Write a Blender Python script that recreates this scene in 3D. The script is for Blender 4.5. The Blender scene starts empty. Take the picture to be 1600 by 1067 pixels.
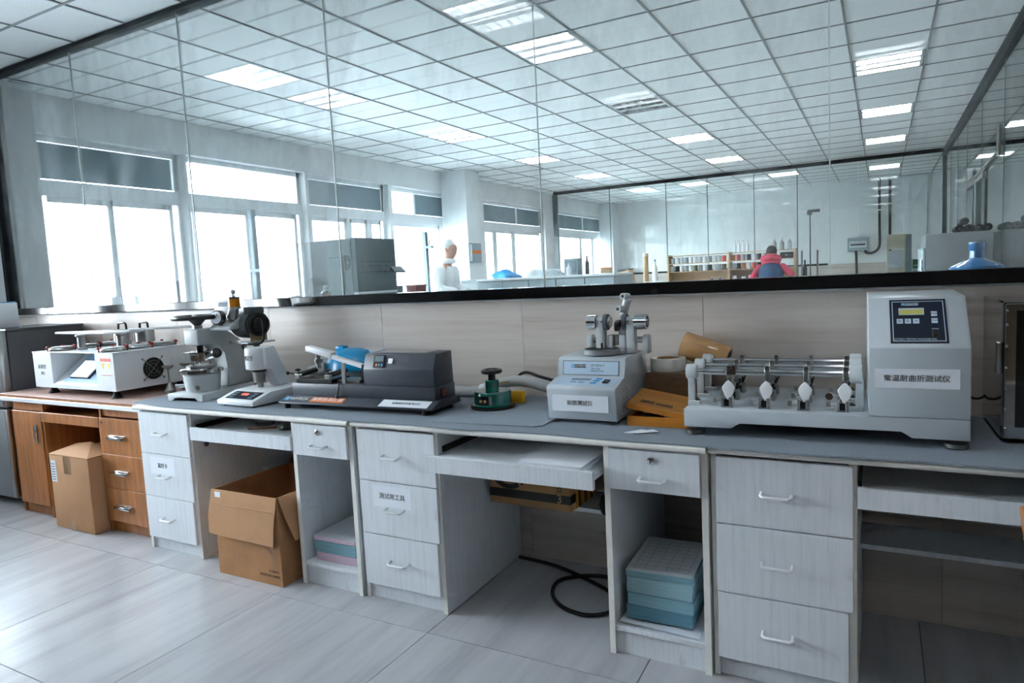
import bpy, bmesh, math, random
from mathutils import Vector, Matrix
random.seed(7)
S = bpy.context.scene
COL = S.collection
PI = math.pi

# ---------------------------------------------------------------- camera
YAW, PITCH, ROLL = 0.50072743, -0.09350622, 0.04980479
CAM_H = 1.297
cam_data = bpy.data.cameras.new('camera')
cam_data.sensor_width = 36.0
cam_data.lens = 1059.95 / 1600 * 36
cam_data.clip_start = 0.02
cam = bpy.data.objects.new('camera', cam_data)
COL.objects.link(cam)
fwd = Vector((-math.sin(YAW) * math.cos(PITCH), math.cos(YAW) * math.cos(PITCH), math.sin(PITCH)))
right = Vector((math.cos(YAW), math.sin(YAW), 0))
down = fwd.cross(right)
r2 = right * math.cos(ROLL) + down * math.sin(ROLL)
d2 = -right * math.sin(ROLL) + down * math.cos(ROLL)
cam.matrix_world = Matrix(((r2.x, -d2.x, -fwd.x, 0), (r2.y, -d2.y, -fwd.y, 0), (r2.z, -d2.z, -fwd.z, CAM_H), (0, 0, 0, 1)))
S.camera = cam

# ---------------------------------------------------------------- world, exposure
SKY = 12.5
TUBE = 13.0
TUBE_NEAR = 8.5
S.view_settings.view_transform = 'Standard'
S.view_settings.look = 'None'
S.view_settings.exposure = 1.87
S.view_settings.gamma = 1.0
S.view_settings.use_curve_mapping = False
w = bpy.data.worlds.new('overcast_sky')
S.world = w
w.use_nodes = True
bg = w.node_tree.nodes['Background']
bg.inputs[0].default_value = (0.86, 0.94, 1.0, 1)
bg.inputs[1].default_value = SKY
S.cycles.use_adaptive_sampling = True
S.cycles.adaptive_threshold = 0.09
S.cycles.max_bounces = 7
S.cycles.diffuse_bounces = 4
S.cycles.glossy_bounces = 4
S.cycles.transmission_bounces = 8
S.cycles.transparent_max_bounces = 24
S.cycles.sample_clamp_indirect = 6.0
S.cycles.caustics_reflective = False
S.cycles.caustics_refractive = False
S.cycles.use_denoising = True
try:
    S.cycles.denoiser = 'OPENIMAGEDENOISE'
    S.cycles.denoising_input_passes = 'RGB_ALBEDO_NORMAL'
except Exception:
    pass

# ---------------------------------------------------------------- materials
def srgb(r, g, b):
    f = lambda c: (c / 255 / 12.92) if c / 255 <= 0.04045 else ((c / 255 + 0.055) / 1.055) ** 2.4
    return (f(r), f(g), f(b), 1.0)

MATS = {}
def new_mat(name):
    m = bpy.data.materials.new(name)
    m.use_nodes = True
    nt = m.node_tree
    bs = nt.nodes.get('Principled BSDF')
    MATS[name] = m
    return m, nt, bs

def noise(nt, scale=(1, 1, 1), sc=5.0, detail=4.0, rough=0.6, rot=(0, 0, 0), coord='Object'):
    tc = nt.nodes.new('ShaderNodeTexCoord')
    mp = nt.nodes.new('ShaderNodeMapping')
    mp.inputs['Scale'].default_value = scale
    mp.inputs['Rotation'].default_value = rot
    tx = nt.nodes.new('ShaderNodeTexNoise')
    tx.inputs['Scale'].default_value = sc
    tx.inputs['Detail'].default_value = detail
    tx.inputs['Roughness'].default_value = rough
    nt.links.new(tc.outputs[coord], mp.inputs[0])
    nt.links.new(mp.outputs[0], tx.inputs['Vector'])
    return tx

def ramp(nt, src, stops):
    r = nt.nodes.new('ShaderNodeValToRGB')
    el = r.color_ramp.elements
    while len(el) < len(stops):
        el.new(0.5)
    for e, (p, c) in zip(el, stops):
        e.position = p
        e.color = c
    nt.links.new(src, r.inputs[0])
    return r

def bump(nt, bs, src, strength=0.1, dist=0.002):
    b = nt.nodes.new('ShaderNodeBump')
    b.inputs['Strength'].default_value = strength
    b.inputs['Distance'].default_value = dist
    nt.links.new(src, b.inputs['Height'])
    nt.links.new(b.outputs[0], bs.inputs['Normal'])

def pm(name, c, rough=0.5, metal=0.0, var=0.05, sc=6.0, scale=(1, 1, 1), bmp=0.0, coat=0.0, spec=0.5, rot=(0, 0, 0), ior=None):
    m, nt, bs = new_mat(name)
    col = srgb(*c)
    tx = noise(nt, scale, sc, rot=rot)
    lo = tuple(max(0, x * (1 - var * 1.6)) for x in col[:3]) + (1,)
    hi = tuple(min(1, x * (1 + var)) for x in col[:3]) + (1,)
    r = ramp(nt, tx.outputs[0], [(0.3, lo), (0.7, hi)])
    nt.links.new(r.outputs[0], bs.inputs['Base Color'])
    bs.inputs['Roughness'].default_value = rough
    bs.inputs['Metallic'].default_value = metal
    bs.inputs['Specular IOR Level'].default_value = spec
    bs.inputs['Coat Weight'].default_value = coat
    if bmp:
        bump(nt, bs, tx.outputs[0], bmp)
    return m

def emit(name, c, strength):
    m, nt, bs = new_mat(name)
    bs.inputs['Base Color'].default_value = c
    bs.inputs['Emission Color'].default_value = c
    bs.inputs['Emission Strength'].default_value = strength
    return m

def thin_glass(name, tint=(0.93, 0.97, 0.96), refl=0.06, dirt_haze=0.02, dirt_haze_hi=0.10, rough=0.0, streak=True):
    m, nt, bs = new_mat(name)
    nt.nodes.remove(bs)
    out = nt.nodes['Material Output']
    tr = nt.nodes.new('ShaderNodeBsdfTransparent')
    tr.inputs[0].default_value = tint + (1,)
    gl = nt.nodes.new('ShaderNodeBsdfGlossy')
    gl.inputs['Roughness'].default_value = rough
    gl.inputs['Color'].default_value = (1, 1, 1, 1)
    fr = nt.nodes.new('ShaderNodeFresnel')
    fr.inputs[0].default_value = 1.45
    ml = nt.nodes.new('ShaderNodeMath'); ml.operation = 'MULTIPLY'
    ml.inputs[1].default_value = refl / 0.04
    nt.links.new(fr.outputs[0], ml.inputs[0])
    mn = nt.nodes.new('ShaderNodeMath'); mn.operation = 'MINIMUM'; mn.inputs[1].default_value = 0.9
    nt.links.new(ml.outputs[0], mn.inputs[0])
    mx = nt.nodes.new('ShaderNodeMixShader')
    nt.links.new(mn.outputs[0], mx.inputs[0])
    nt.links.new(tr.outputs[0], mx.inputs[1])
    nt.links.new(gl.outputs[0], mx.inputs[2])
    last = mx
    if dirt_haze_hi > 0:
        tl = nt.nodes.new('ShaderNodeBsdfTranslucent'); tl.inputs[0].default_value = (0.95, 0.97, 1, 1)  # translucent dirt streaks, also standing in for bloom haze around bright windows
        tx = noise(nt, (1.2, 1.2, 0.5), 2.2, 6, 0.75, rot=(0, 0.35, 0))
        r = ramp(nt, tx.outputs[0], [(0.48, (dirt_haze, dirt_haze, dirt_haze, 1)), (0.82, (dirt_haze_hi, dirt_haze_hi, dirt_haze_hi, 1))])
        m2 = nt.nodes.new('ShaderNodeMixShader')
        nt.links.new(r.outputs[0], m2.inputs[0])
        nt.links.new(mx.outputs[0], m2.inputs[1])
        nt.links.new(tl.outputs[0], m2.inputs[2])
        last = m2
    nt.links.new(last.outputs[0], out.inputs[0])
    return m

def tile_mat(name, stops, sc, scale, rough, rot=(0, 0, 0), bmp=0.02, coat=0.0, spec=0.5):
    m, nt, bs = new_mat(name)
    oi = nt.nodes.new('ShaderNodeObjectInfo')
    tc = nt.nodes.new('ShaderNodeTexCoord')
    mp = nt.nodes.new('ShaderNodeMapping')
    mp.inputs['Scale'].default_value = scale
    mp.inputs['Rotation'].default_value = rot
    nt.links.new(tc.outputs['Object'], mp.inputs[0])
    mu = nt.nodes.new('ShaderNodeMath'); mu.operation = 'MULTIPLY'; mu.inputs[1].default_value = 53.0
    nt.links.new(oi.outputs['Random'], mu.inputs[0])
    ad = nt.nodes.new('ShaderNodeVectorMath'); ad.operation = 'ADD'
    nt.links.new(mp.outputs[0], ad.inputs[0]); nt.links.new(mu.outputs[0], ad.inputs[1])
    tx = nt.nodes.new('ShaderNodeTexNoise')
    tx.inputs['Scale'].default_value = sc
    tx.inputs['Detail'].default_value = 6
    tx.inputs['Roughness'].default_value = 0.62
    nt.links.new(ad.outputs[0], tx.inputs['Vector'])
    r = ramp(nt, tx.outputs[0], stops)
    nt.links.new(r.outputs[0], bs.inputs['Base Color'])
    bs.inputs['Roughness'].default_value = rough
    bs.inputs['Coat Weight'].default_value = coat
    bs.inputs['Specular IOR Level'].default_value = spec
    if bmp:
        bump(nt, bs, tx.outputs[0], bmp, 0.001)
    return m

tile_mat('floor_stone', [(0.25, srgb(154, 155, 159)), (0.5, srgb(173, 174, 178)), (0.8, srgb(186, 187, 191))], 3.0, (3.2, 0.35, 1), 0.2, rot=(0, 0, 0.5), bmp=0.0)
tile_mat('wall_stone', [(0.28, srgb(168, 156, 148)), (0.42, srgb(196, 185, 177)), (0.58, srgb(206, 197, 190)), (0.75, srgb(188, 176, 168))], 2.4, (0.35, 1, 8.0), 0.28, rot=(0, 0.02, 0), bmp=0.0)
tile_mat('ceiling_board', [(0.3, srgb(226, 229, 229)), (0.7, srgb(236, 239, 239))], 90, (1, 1, 1), 0.9, bmp=0.05)
pm('grout', (96, 94, 92), 0.9)
pm('wall_grout', (172, 166, 160), 0.9)
tile_mat('pale_floor', [(0.3, srgb(214, 212, 210)), (0.7, srgb(228, 226, 224))], 3.0, (3, 0.4, 1), 0.25, bmp=0.0)
pm('dark_unseen_wall', (112, 96, 82), 0.6, var=0.15, sc=4, scale=(4, 4, 0.4))  # unseen near-room walls, made dark to cut the fill light
pm('grid_metal', (140, 146, 147), 0.6)
pm('plaster', (236, 239, 240), 0.9, var=0.03, sc=2)
pm('pier_plaster', (228, 232, 234), 0.9, var=0.03, sc=2)
pm('black_gloss', (10, 13, 16), 0.12, coat=0.4)
pm('black_rail', (14, 20, 22), 0.7, spec=0.2)
pm('silicone', (206, 216, 214), 0.35)
pm('dark_joint', (70, 86, 86), 0.35)
pm('steel', (176, 178, 178), 0.28, 1.0, var=0.04)
pm('chrome', (205, 208, 210), 0.1, 1.0, var=0.02)
pm('mirror_steel', (170, 170, 170), 0.05, 1.0, var=0.02)
pm('dull_steel', (130, 130, 126), 0.35, 1.0, var=0.15, sc=12)
pm('white_plastic', (232, 235, 238), 0.35, var=0.02)
pm('black_plastic', (18, 18, 20), 0.35, var=0.05)
pm('black_rubber', (14, 14, 15), 0.7, var=0.1)
pm('window_frame', (236, 240, 242), 0.4, var=0.02)
pm('paper_white', (232, 237, 245), 0.8, var=0.02)
pm('ink', (28, 28, 32), 0.6, var=0.0)
pm('ink_grey', (110, 116, 124), 0.6, var=0.0)
pm('ink_white', (240, 240, 240), 0.5, var=0.0)
pm('cardboard', (184, 138, 98), 0.75, var=0.07, sc=5, bmp=0.03)
pm('cardboard_dirty', (172, 124, 82), 0.75, var=0.12, sc=7, bmp=0.05)
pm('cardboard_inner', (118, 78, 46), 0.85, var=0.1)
pm('packing_tape', (150, 118, 86), 0.15, var=0.1, coat=0.5)
thin_glass('partition_glass', (0.965, 0.985, 0.98), 0.026, 0.008, 0.16)
thin_glass('far_glass', (0.95, 0.975, 0.97), 0.04, 0.0, 0.02)
thin_glass('window_glass', (0.97, 0.99, 1.0), 0.04, 0.0, 0.0)
thin_glass('clear_glass', (0.93, 0.95, 0.95), 0.06, 0.0, 0.0)
m, nt, bs = new_mat('lab_white_board')
t1 = noise(nt, (9, 9, 0.5), 9, 5, 0.7)
r1 = ramp(nt, t1.outputs[0], [(0.3, srgb(210, 215, 221)), (0.5, srgb(222, 227, 233)), (0.75, srgb(228, 232, 238))])
t2 = noise(nt, (1, 1, 1), 14, 2, 0.5)
r2_ = ramp(nt, t2.outputs[0], [(0.70, (1, 1, 1, 1)), (0.78, (0.72, 0.68, 0.62, 1))])
mxx = nt.nodes.new('ShaderNodeMix'); mxx.data_type = 'RGBA'; mxx.blend_type = 'MULTIPLY'; mxx.inputs[0].default_value = 0.5
nt.links.new(r1.outputs[0], mxx.inputs[6]); nt.links.new(r2_.outputs[0], mxx.inputs[7])
nt.links.new(mxx.outputs[2], bs.inputs['Base Color'])
bs.inputs['Roughness'].default_value = 0.42
bump(nt, bs, t1.outputs[0], 0.05, 0.0006)
pm('board_edge', (234, 233, 227), 0.55, var=0.05, sc=14)
pm('brown_wood', (176, 113, 62), 0.4, var=0.22, sc=6, scale=(6, 6, 0.6))
pm('brown_wood_edge', (128, 78, 38), 0.45, var=0.15, sc=9)
pm('desk_skin', (188, 158, 148), 0.5, var=0.08, sc=10)
pm('mat_grey', (136, 147, 158), 0.85, var=0.1, sc=160, bmp=0.25)
pm('mat_dark', (144, 155, 166), 0.85, var=0.1, sc=160, bmp=0.25)

# ---------------------------------------------------------------- mesh helpers
class B:
    def __init__(s):
        s.bm = bmesh.new()
    def _bev(s, verts, bev, seg):
        vs = set(verts)
        es = [e for e in s.bm.edges if e.verts[0] in vs and e.verts[1] in vs]
        bmesh.ops.bevel(s.bm, geom=es, offset=bev, offset_type='OFFSET', segments=seg, profile=0.5, affect='EDGES', clamp_overlap=True)
    def box(s, x0, x1, y0, y1, z0, z1, bev=0.0, seg=1, T=None):
        ps = [(x, y, z) for x in (x0, x1) for y in (y0, y1) for z in (z0, z1)]
        v = [s.bm.verts.new(T @ Vector(p) if T else p) for p in ps]
        for f in ((0, 1, 3, 2), (4, 6, 7, 5), (0, 4, 5, 1), (2, 3, 7, 6), (0, 2, 6, 4), (1, 5, 7, 3)):
            s.bm.faces.new([v[i] for i in f])
        if bev:
            s._bev(v, bev, seg)
        return s
    def prism(s, pts, axis, a, b, bev=0.0, seg=1, T=None, flip=False):
        def P(p, h):
            q = (h, p[0], p[1]) if axis == 'x' else (p[0], h, p[1]) if axis == 'y' else (p[0], p[1], h)
            return T @ Vector(q) if T else q
        A = [s.bm.verts.new(P(p, a)) for p in pts]
        C = [s.bm.verts.new(P(p, b)) for p in pts]
        n = len(pts)
        s.bm.faces.new(A); s.bm.faces.new(C[::-1])
        for i in range(n):
            s.bm.faces.new((A[i], C[i], C[(i + 1) % n], A[(i + 1) % n]))
        if bev:
            s._bev(A + C, bev, seg)
        return s
    def rings(s, rings, closed_loop=True, cap0=True, cap1=True, wrap=False):
        R = [[s.bm.verts.new(p) for p in r] for r in rings]
        n = len(R[0])
        k = len(R)
        for i in range(k if wrap else k - 1):
            a, b = R[i], R[(i + 1) % k]
            for j in range(n if closed_loop else n - 1):
                s.bm.faces.new((a[j], a[(j + 1) % n], b[(j + 1) % n], b[j]))
        if cap0 and not wrap: s.bm.faces.new(R[0][::-1])
        if cap1 and not wrap: s.bm.faces.new(R[-1])
        return s
    def lathe(s, prof, o=(0, 0, 0), axis=(0, 0, 1), n=24, cap0=True, cap1=True):
        q = Vector((0, 0, 1)).rotation_difference(Vector(axis).normalized())
        o = Vector(o)
        rs = []
        for r, h in prof:
            rs.append([o + q @ Vector((max(r, 1e-4) * math.cos(2 * PI * i / n), max(r, 1e-4) * math.sin(2 * PI * i / n), h)) for i in range(n)])
        return s.rings(rs, True, cap0, cap1)
    def cyl(s, p0, p1, r0, r1=None, n=16):
        p0, p1 = Vector(p0), Vector(p1)
        return s.lathe([(r0, 0), (r1 if r1 is not None else r0, (p1 - p0).length)], p0, p1 - p0, n)
    def tube(s, pts, r, n=8, smooth=0, closed=False):
        P = [Vector(p) for p in pts]
        if smooth:
            Q = []
            m_ = len(P)
            rng = range(m_) if closed else range(m_ - 1)
            for i in rng:
                p0 = P[(i - 1) % m_] if closed else P[max(i - 1, 0)]
                p1, p2 = P[i], P[(i + 1) % m_]
                p3 = P[(i + 2) % m_] if closed else P[min(i + 2, m_ - 1)]
                for k in range(smooth):
                    t = k / smooth
                    Q.append(0.5 * ((2 * p1) + (-p0 + p2) * t + (2 * p0 - 5 * p1 + 4 * p2 - p3) * t * t + (-p0 + 3 * p1 - 3 * p2 + p3) * t ** 3))
            if not closed: Q.append(P[-1])
            P = Q
        rs = []
        up = None
        for i, p in enumerate(P):
            if closed:
                d = (P[(i + 1) % len(P)] - P[i - 1]).normalized()
            else:
                d = (P[min(i + 1, len(P) - 1)] - P[max(i - 1, 0)]).normalized()
            if up is None:
                up = Vector((0, 0, 1)) if abs(d.z) < 0.9 else Vector((1, 0, 0))
            a = d.cross(up)
            if a.length < 1e-5: a = d.orthogonal()
            a.normalize()
            b = a.cross(d).normalized()
            up = b
            rr = r[i] if isinstance(r, (list, tuple)) and i < len(r) else (r if not isinstance(r, (list, tuple)) else r[-1])
            rs.append([p + a * rr * math.cos(2 * PI * j / n) + b * rr * math.sin(2 * PI * j / n) for j in range(n)])
        return s.rings(rs, True, wrap=closed)
    def ball(s, c, r, n=16, m=10, T=None):
        r = r if isinstance(r, (tuple, list)) else (r, r, r)
        c = Vector(c)
        rs = []
        for i in range(m + 1):
            t = PI * i / m
            st = max(math.sin(t), 0.004)
            rs.append([c + Vector((r[0] * st * math.cos(2 * PI * j / n), r[1] * st * math.sin(2 * PI * j / n), -r[2] * math.cos(t))) for j in range(n)])
        return s.rings(rs)
    def torus(s, c, R, r, axis=(0, 0, 1), n=28, m=8):
        q = Vector((0, 0, 1)).rotation_difference(Vector(axis).normalized())
        return s.tube([Vector(c) + q @ Vector((R * math.cos(2 * PI * i / n), R * math.sin(2 * PI * i / n), 0)) for i in range(n)], r, m, closed=True)
    def quad(s, a, b, c, d):
        s.bm.faces.new([s.bm.verts.new(p) for p in (a, b, c, d)])
        return s
    def done(s, name, mat, parent=None, smooth=35, loc=None, rot=None):
        bmesh.ops.recalc_face_normals(s.bm, faces=s.bm.faces[:])
        me = bpy.data.meshes.new(name)
        s.bm.to_mesh(me); s.bm.free()
        for p in me.polygons: p.use_smooth = True
        try:
            me.set_sharp_from_angle(angle=math.radians(smooth))
        except Exception:
            for p in me.polygons: p.use_smooth = False
        me.materials.append(MATS[mat])
        return link(name, me, parent, loc, rot)

def link(name, me, parent=None, loc=None, rot=None):
    o = bpy.data.objects.new(name, me)
    COL.objects.link(o)
    if parent: o.parent = parent
    if loc: o.location = loc
    if rot: o.rotation_euler = rot
    return o

def tag(o, label, cat, group=None):
    o['label'] = label; o['category'] = cat
    if group: o['group'] = group
    return o

def thing(name, label, cat, loc=(0, 0, 0), rz=0.0, group=None):
    o = bpy.data.objects.new(name, None)
    o.empty_display_size = 0.05
    COL.objects.link(o)
    o.location = loc; o.rotation_euler = (0, 0, rz)
    return tag(o, label, cat, group)

def struct(o):
    o['kind'] = 'structure'
    return o

def sroot(name, loc=(0, 0, 0)):
    o = bpy.data.objects.new(name, None)
    COL.objects.link(o); o.location = loc
    return struct(o)

def copy_tree(src, parent=None):
    c = src.copy(); COL.objects.link(c); c.parent = parent
    for ch in list(src.children): copy_tree(ch, c)
    return c

# flat lettering as a thin mesh: origin = centre of the text, u = reading direction, v = up
def text(name, body, mat, size, o, u=(1, 0, 0), v=(0, 0, 1), parent=None, depth=0.0004, wide=1.0, align='CENTER', shear=0.0):
    cu = bpy.data.curves.new(name, 'FONT')
    cu.body = body; cu.size = size; cu.resolution_u = 2; cu.align_x = align; cu.align_y = 'CENTER'; cu.extrude = depth; cu.shear = shear
    tmp = bpy.data.objects.new(name, cu)
    COL.objects.link(tmp)
    dg = bpy.context.evaluated_depsgraph_get()
    me = bpy.data.meshes.new_from_object(tmp.evaluated_get(dg))
    bpy.data.objects.remove(tmp); bpy.data.curves.remove(cu)
    u, v = Vector(u).normalized(), Vector(v).normalized()
    nrm = u.cross(v)
    M4 = Matrix(((u.x * wide, v.x, nrm.x, o[0]), (u.y * wide, v.y, nrm.y, o[1]), (u.z * wide, v.z, nrm.z, o[2]), (0, 0, 0, 1)))
    me.transform(M4)
    me.materials.clear(); me.materials.append(MATS[mat])
    me.name = name
    return link(name, me, parent)

def label_plate(parent, x0, x1, z0, z1, y, body, size, name='paper_label', mat='paper_white', ink='ink', th=0.0008, wide=1.0, dx=0.0):
    p = B().box(x0, x1, y - th, y, z0, z1).done(name, mat, parent)
    if body:
        text('lettering', body, ink, size, ((x0 + x1) / 2 + dx, y - th - 0.0003, (z0 + z1) / 2), parent=p, wide=wide)
    return p
# ================================================================ STRUCTURE
XL, XR = -5.95, 3.2          # outer wall (windows) / right wall
YN, YP, YB, YW = -3.6, 2.72, 12.6, 16.0   # near wall, partition, rear partition, far wall
ZC = 2.957
XP = 0.87                    # side partition of the far lab
GP = 0.53                    # ceiling grid pitch (y), GPX across
GPX = 0.548
GX0, GY0 = -0.225, 4.46

# ---- floors
fl = struct(B().box(XL - 0.1, XR, YN, YP, -0.08, -0.006).done('floor', 'grout'))
TP = 0.8
me = None
for i in range(-6, 7):
    for j in range(-7, 3):
        x0, y0 = -1.48 + i * TP, 1.94 + j * TP
        a0, a1 = max(x0, XL), min(x0 + TP, XR)
        b0, b1 = max(y0, YN), min(y0 + TP, YP)
        if a1 - a0 < 0.05 or b1 - b0 < 0.05: continue
        full = abs(a1 - a0 - TP) < 1e-6 and abs(b1 - b0 - TP) < 1e-6
        if full and me:
            link('floor_tile', me, fl, (x0, y0, 0))
        else:
            o = B().box(0.0015, a1 - a0 - 0.0015, 0.0015, b1 - b0 - 0.0015, -0.008, 0).done('floor_tile', 'floor_stone', fl, loc=(a0, b0, 0))
            if full: me = o.data
struct(B().box(XL - 0.1, XR, YP, YW + 0.1, -0.08, 0).done('floor', 'pale_floor'))

# ---- ceilings made of boards in a grid
LIGHTS_FAR = [(-4.3, 4.725, 1), (-4.3, 6.845, 1), (-4.3, 8.965, 1), (-4.3, 11.085, 1),
              (-2.14, 4.725, 1), (-2.14, 6.845, 0), (-2.14, 8.965, 1), (-2.14, 11.085, 1),
              (0.043, 4.725, 1), (0.043, 6.845, 1), (0.043, 8.965, 1), (0.043, 11.085, 1)]
LIGHTS_BACK = [(-4.51, 13.83, 1), (-3.17, 13.83, 1), (-1.564, 13.83, 1), (0.043, 14.1, 1)]
LIGHTS_NEAR = [(-4.3, 1.512, 1), (-2.14, 1.512, 1), (0.043, 1.512, 1), (-4.3, -1.10, 1), (-2.14, -1.10, 1), (0.043, -1.10, 1), (2.185, 1.512, 1), (2.185, -1.10, 1)]
def snap(v, g0):
    p = GPX if g0 == GX0 else GP
    return g0 + (math.floor((v - g0) / p) + 0.5) * p
LIGHTS_FAR = [(snap(x, GX0), snap(y, GY0), k) for x, y, k in LIGHTS_FAR]
LIGHTS_BACK = [(snap(x, GX0), snap(y, GY0), k) for x, y, k in LIGHTS_BACK]
LIGHTS_NEAR = [(snap(x, GX0), snap(y, GY0), k) for x, y, k in LIGHTS_NEAR]
ALL_L = LIGHTS_FAR + LIGHTS_BACK + LIGHTS_NEAR
ctile = None
def make_ceiling(x0, x1, y0, y1):
    global ctile
    c = struct(B().box(x0, x1, y0, y1, ZC + 0.10, ZC + 0.14).done('ceiling', 'plaster'))
    g = B()
    i0, i1 = math.floor((x0 - GX0) / GPX), math.ceil((x1 - GX0) / GPX)
    j0, j1 = math.floor((y0 - GY0) / GP), math.ceil((y1 - GY0) / GP)
    for i in range(i0, i1 + 1):
        x = GX0 + i * GPX
        if x0 <= x <= x1: g.box(x - 0.007, x + 0.007, y0, y1, ZC - 0.002, ZC + 0.004)
    for j in range(j0, j1 + 1):
        y = GY0 + j * GP
        if y0 <= y <= y1: g.box(x0, x1, y - 0.007, y + 0.007, ZC - 0.0018, ZC + 0.004)
    g.done('ceiling_grid', 'grid_metal', c)
    for i in range(i0, i1):
        for j in range(j0, j1):
            a0, a1 = max(GX0 + i * GPX, x0), min(GX0 + (i + 1) * GPX, x1)
            b0, b1 = max(GY0 + j * GP, y0), min(GY0 + (j + 1) * GP, y1)
            if a1 - a0 < 0.04 or b1 - b0 < 0.04: continue
            cx, cy = GX0 + (i + 0.5) * GPX, GY0 + (j + 0.5) * GP
            if any(abs(cx - l[0]) < 0.1 and abs(cy - l[1]) < 0.1 for l in ALL_L): continue
            full = a1 - a0 > GPX - 1e-6 and b1 - b0 > GP - 1e-6
            if full and ctile:
                link('ceiling_tile', ctile, c, (a0, b0, ZC))
            else:
                o = B().box(0.003, a1 - a0 - 0.003, 0.003, b1 - b0 - 0.003, 0.004, 0.018).done('ceiling_tile', 'ceiling_board', c, loc=(a0, b0, ZC))
                if full: ctile = o.data
make_ceiling(XL, XP + 0.02, YP, YB)
make_ceiling(XL, XR, YN, YP)
make_ceiling(XL, XP + 0.02, YB, YW)
make_ceiling(XP + 0.02, XR, YP, YW)

# ---- walls
wl = B()
SILL, WT = 1.0, 2.65
WINS = [(3.06, 4.42), (4.45, 6.0), (6.05, 7.55), (7.62, 9.17), (10.1, 12.5), (13.1, 15.85), (1.05, 2.35), (-0.55, 0.95)]
wl.box(XL - 0.25, XL, YN, YW, 0, SILL).box(XL - 0.25, XL, YN, YW, WT, ZC + 0.1)
edges = sorted(WINS)
cur = YN
for a, b in edges:
    if a - cur > 0.001: wl.box(XL - 0.25, XL, cur, a, SILL, WT)
    cur = b
wl.box(XL - 0.25, XL, cur, YW, SILL, WT)
wlo = struct(wl.done('wall_left', 'plaster'))
B().box(XL, -5.5, 8.83, 9.25, 0, ZC, 0.006).done('pillar', 'pier_plaster', wlo)
B().box(XL, -5.78, 2.80, 3.02, 0, ZC, 0.006).done('pillar', 'pier_plaster', wlo)
B().box(XL, -5.62, 15.55, 16.0, 0, ZC, 0.006).done('pillar', 'pier_plaster', wlo)
B().box(XL, XL + 0.10, 2.8, 15.5, SILL - 0.03, SILL, 0.005).done('window_sill', 'window_frame', wlo)
struct(B().box(XR, XR + 0.1, YN, YP, 0, ZC + 0.1).done('wall_right', 'dark_unseen_wall'))
struct(B().box(XR, XR + 0.1, YP, YW, 0, ZC + 0.1).done('wall_right', 'plaster'))
struct(B().box(XL, XR, YN - 0.1, YN, 0, ZC + 0.1).done('wall_front', 'dark_unseen_wall'))
wf = struct(B().box(XL, XR, YW, YW + 0.1, 0, ZC + 0.1).done('wall_far', 'plaster'))
B().box(-5.5, 0.1, YW - 0.012, YW, 0, 1.24).done('stone_dado', 'wall_stone', wf)
B().box(-5.5, -1.0, YW - 0.02, YW, 1.23, 1.27).done('dado_rail', 'black_rail', wf)

# low wall under the glass: clad in stone tiles
wb = struct(B().box(XL, XR, YP + 0.012, YP + 0.11, 0, 1.2).done('wall_back', 'wall_grout'))
WTP = 0.81
tms = {}
for i in range(-6, 7):
    for j, (h0, h1) in enumerate(((0, 0.38), (0.38, 0.758), (0.758, 1.2))):
        x0 = -1.43 + i * WTP
        a0, a1 = max(x0, XL), min(x0 + WTP, XR)
        if a1 - a0 < 0.03: continue
        full = a1 - a0 > WTP - 1e-6
        tme = tms.get(j)
        if full and tme: link('wall_tile', tme, wb, (a0, YP, h0))
        else:
            o = B().box(0.0008, a1 - a0 - 0.0008, 0, 0.014, 0.0008, h1 - h0 - 0.0008, 0.0006).done('wall_tile', 'wall_stone', wb, loc=(a0, YP, h0))
            if full: tms[j] = o.data
B().box(XL, XR, YP - 0.004, YP + 0.006, 1.192, 1.2015).done('plaster_edge', 'plaster', wb)
B().box(XL, -5.80, YP, YP + 0.10, 1.2, ZC).done('wall_return', 'pier_plaster', wb)

# glazed partition on the low wall
wi = sroot('window_1', (0, 0, 0))
B().box(-5.80, XR, YP - 0.045, YP + 0.055, 1.2015, 1.250, 0.003).done('bottom_rail', 'black_gloss', wi)
B().box(-5.80, XR, YP - 0.03, YP + 0.04, 2.925, ZC - 0.002, 0.003).done('top_rail', 'black_rail', wi)
B().box(-5.80, -5.75, YP - 0.03, YP + 0.04, 1.250, 2.925, 0.003).done('post', 'black_rail', wi)
jx = [-5.75, -4.722, -3.615, -2.487, -1.311, -0.162, 0.99, 2.14, XR]
for a, b in zip(jx[:-1], jx[1:]):
    B().box(a + 0.001, b - 0.001, YP + 0.003, YP + 0.007, 1.249, 2.926).done('glass_pane', 'partition_glass', wi)
for a in jx[1:-1]:
    B().box(a - 0.002, a + 0.002, YP + 0.0015, YP + 0.0085, 1.249, 2.926).done('glass_joint', 'silicone', wi)

# rear partition of the far lab
wi = sroot('window_2')
B().box(-5.78, XR, YB - 0.03, YB + 0.03, 2.90, ZC, 0.003).done('top_rail', 'black_rail', wi)
B().box(-5.80, -5.70, YB - 0.03, YB + 0.03, 0, 2.90, 0.003).done('post', 'dark_joint', wi)
B().box(-5.70, -1.25, YB - 0.04, YB + 0.04, 0, 0.95).done('low_wall', 'plaster', wi)
jb = [-5.70, -4.6, -3.5, -2.75, -1.95, -1.25]
for a, b in zip(jb[:-1], jb[1:]):
    B().box(a + 0.006, b - 0.006, YB - 0.005, YB + 0.005, 0.95, 2.90).done('glass_pane', 'far_glass', wi)
for a in jb[1:]:
    B().box(a - 0.006, a + 0.006, YB - 0.007, YB + 0.007, 0.95, 2.90).done('glass_joint', 'dark_joint', wi)
for a, b in ((-0.32, 0.30), (0.32, 0.84), (0.90, XR)):
    B().box(a, b, YB - 0.005, YB + 0.005, 0.02, 2.90).done('glass_pane', 'far_glass', wi)
dr = sroot('door_1', (-1.24, YB, 0))
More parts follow.
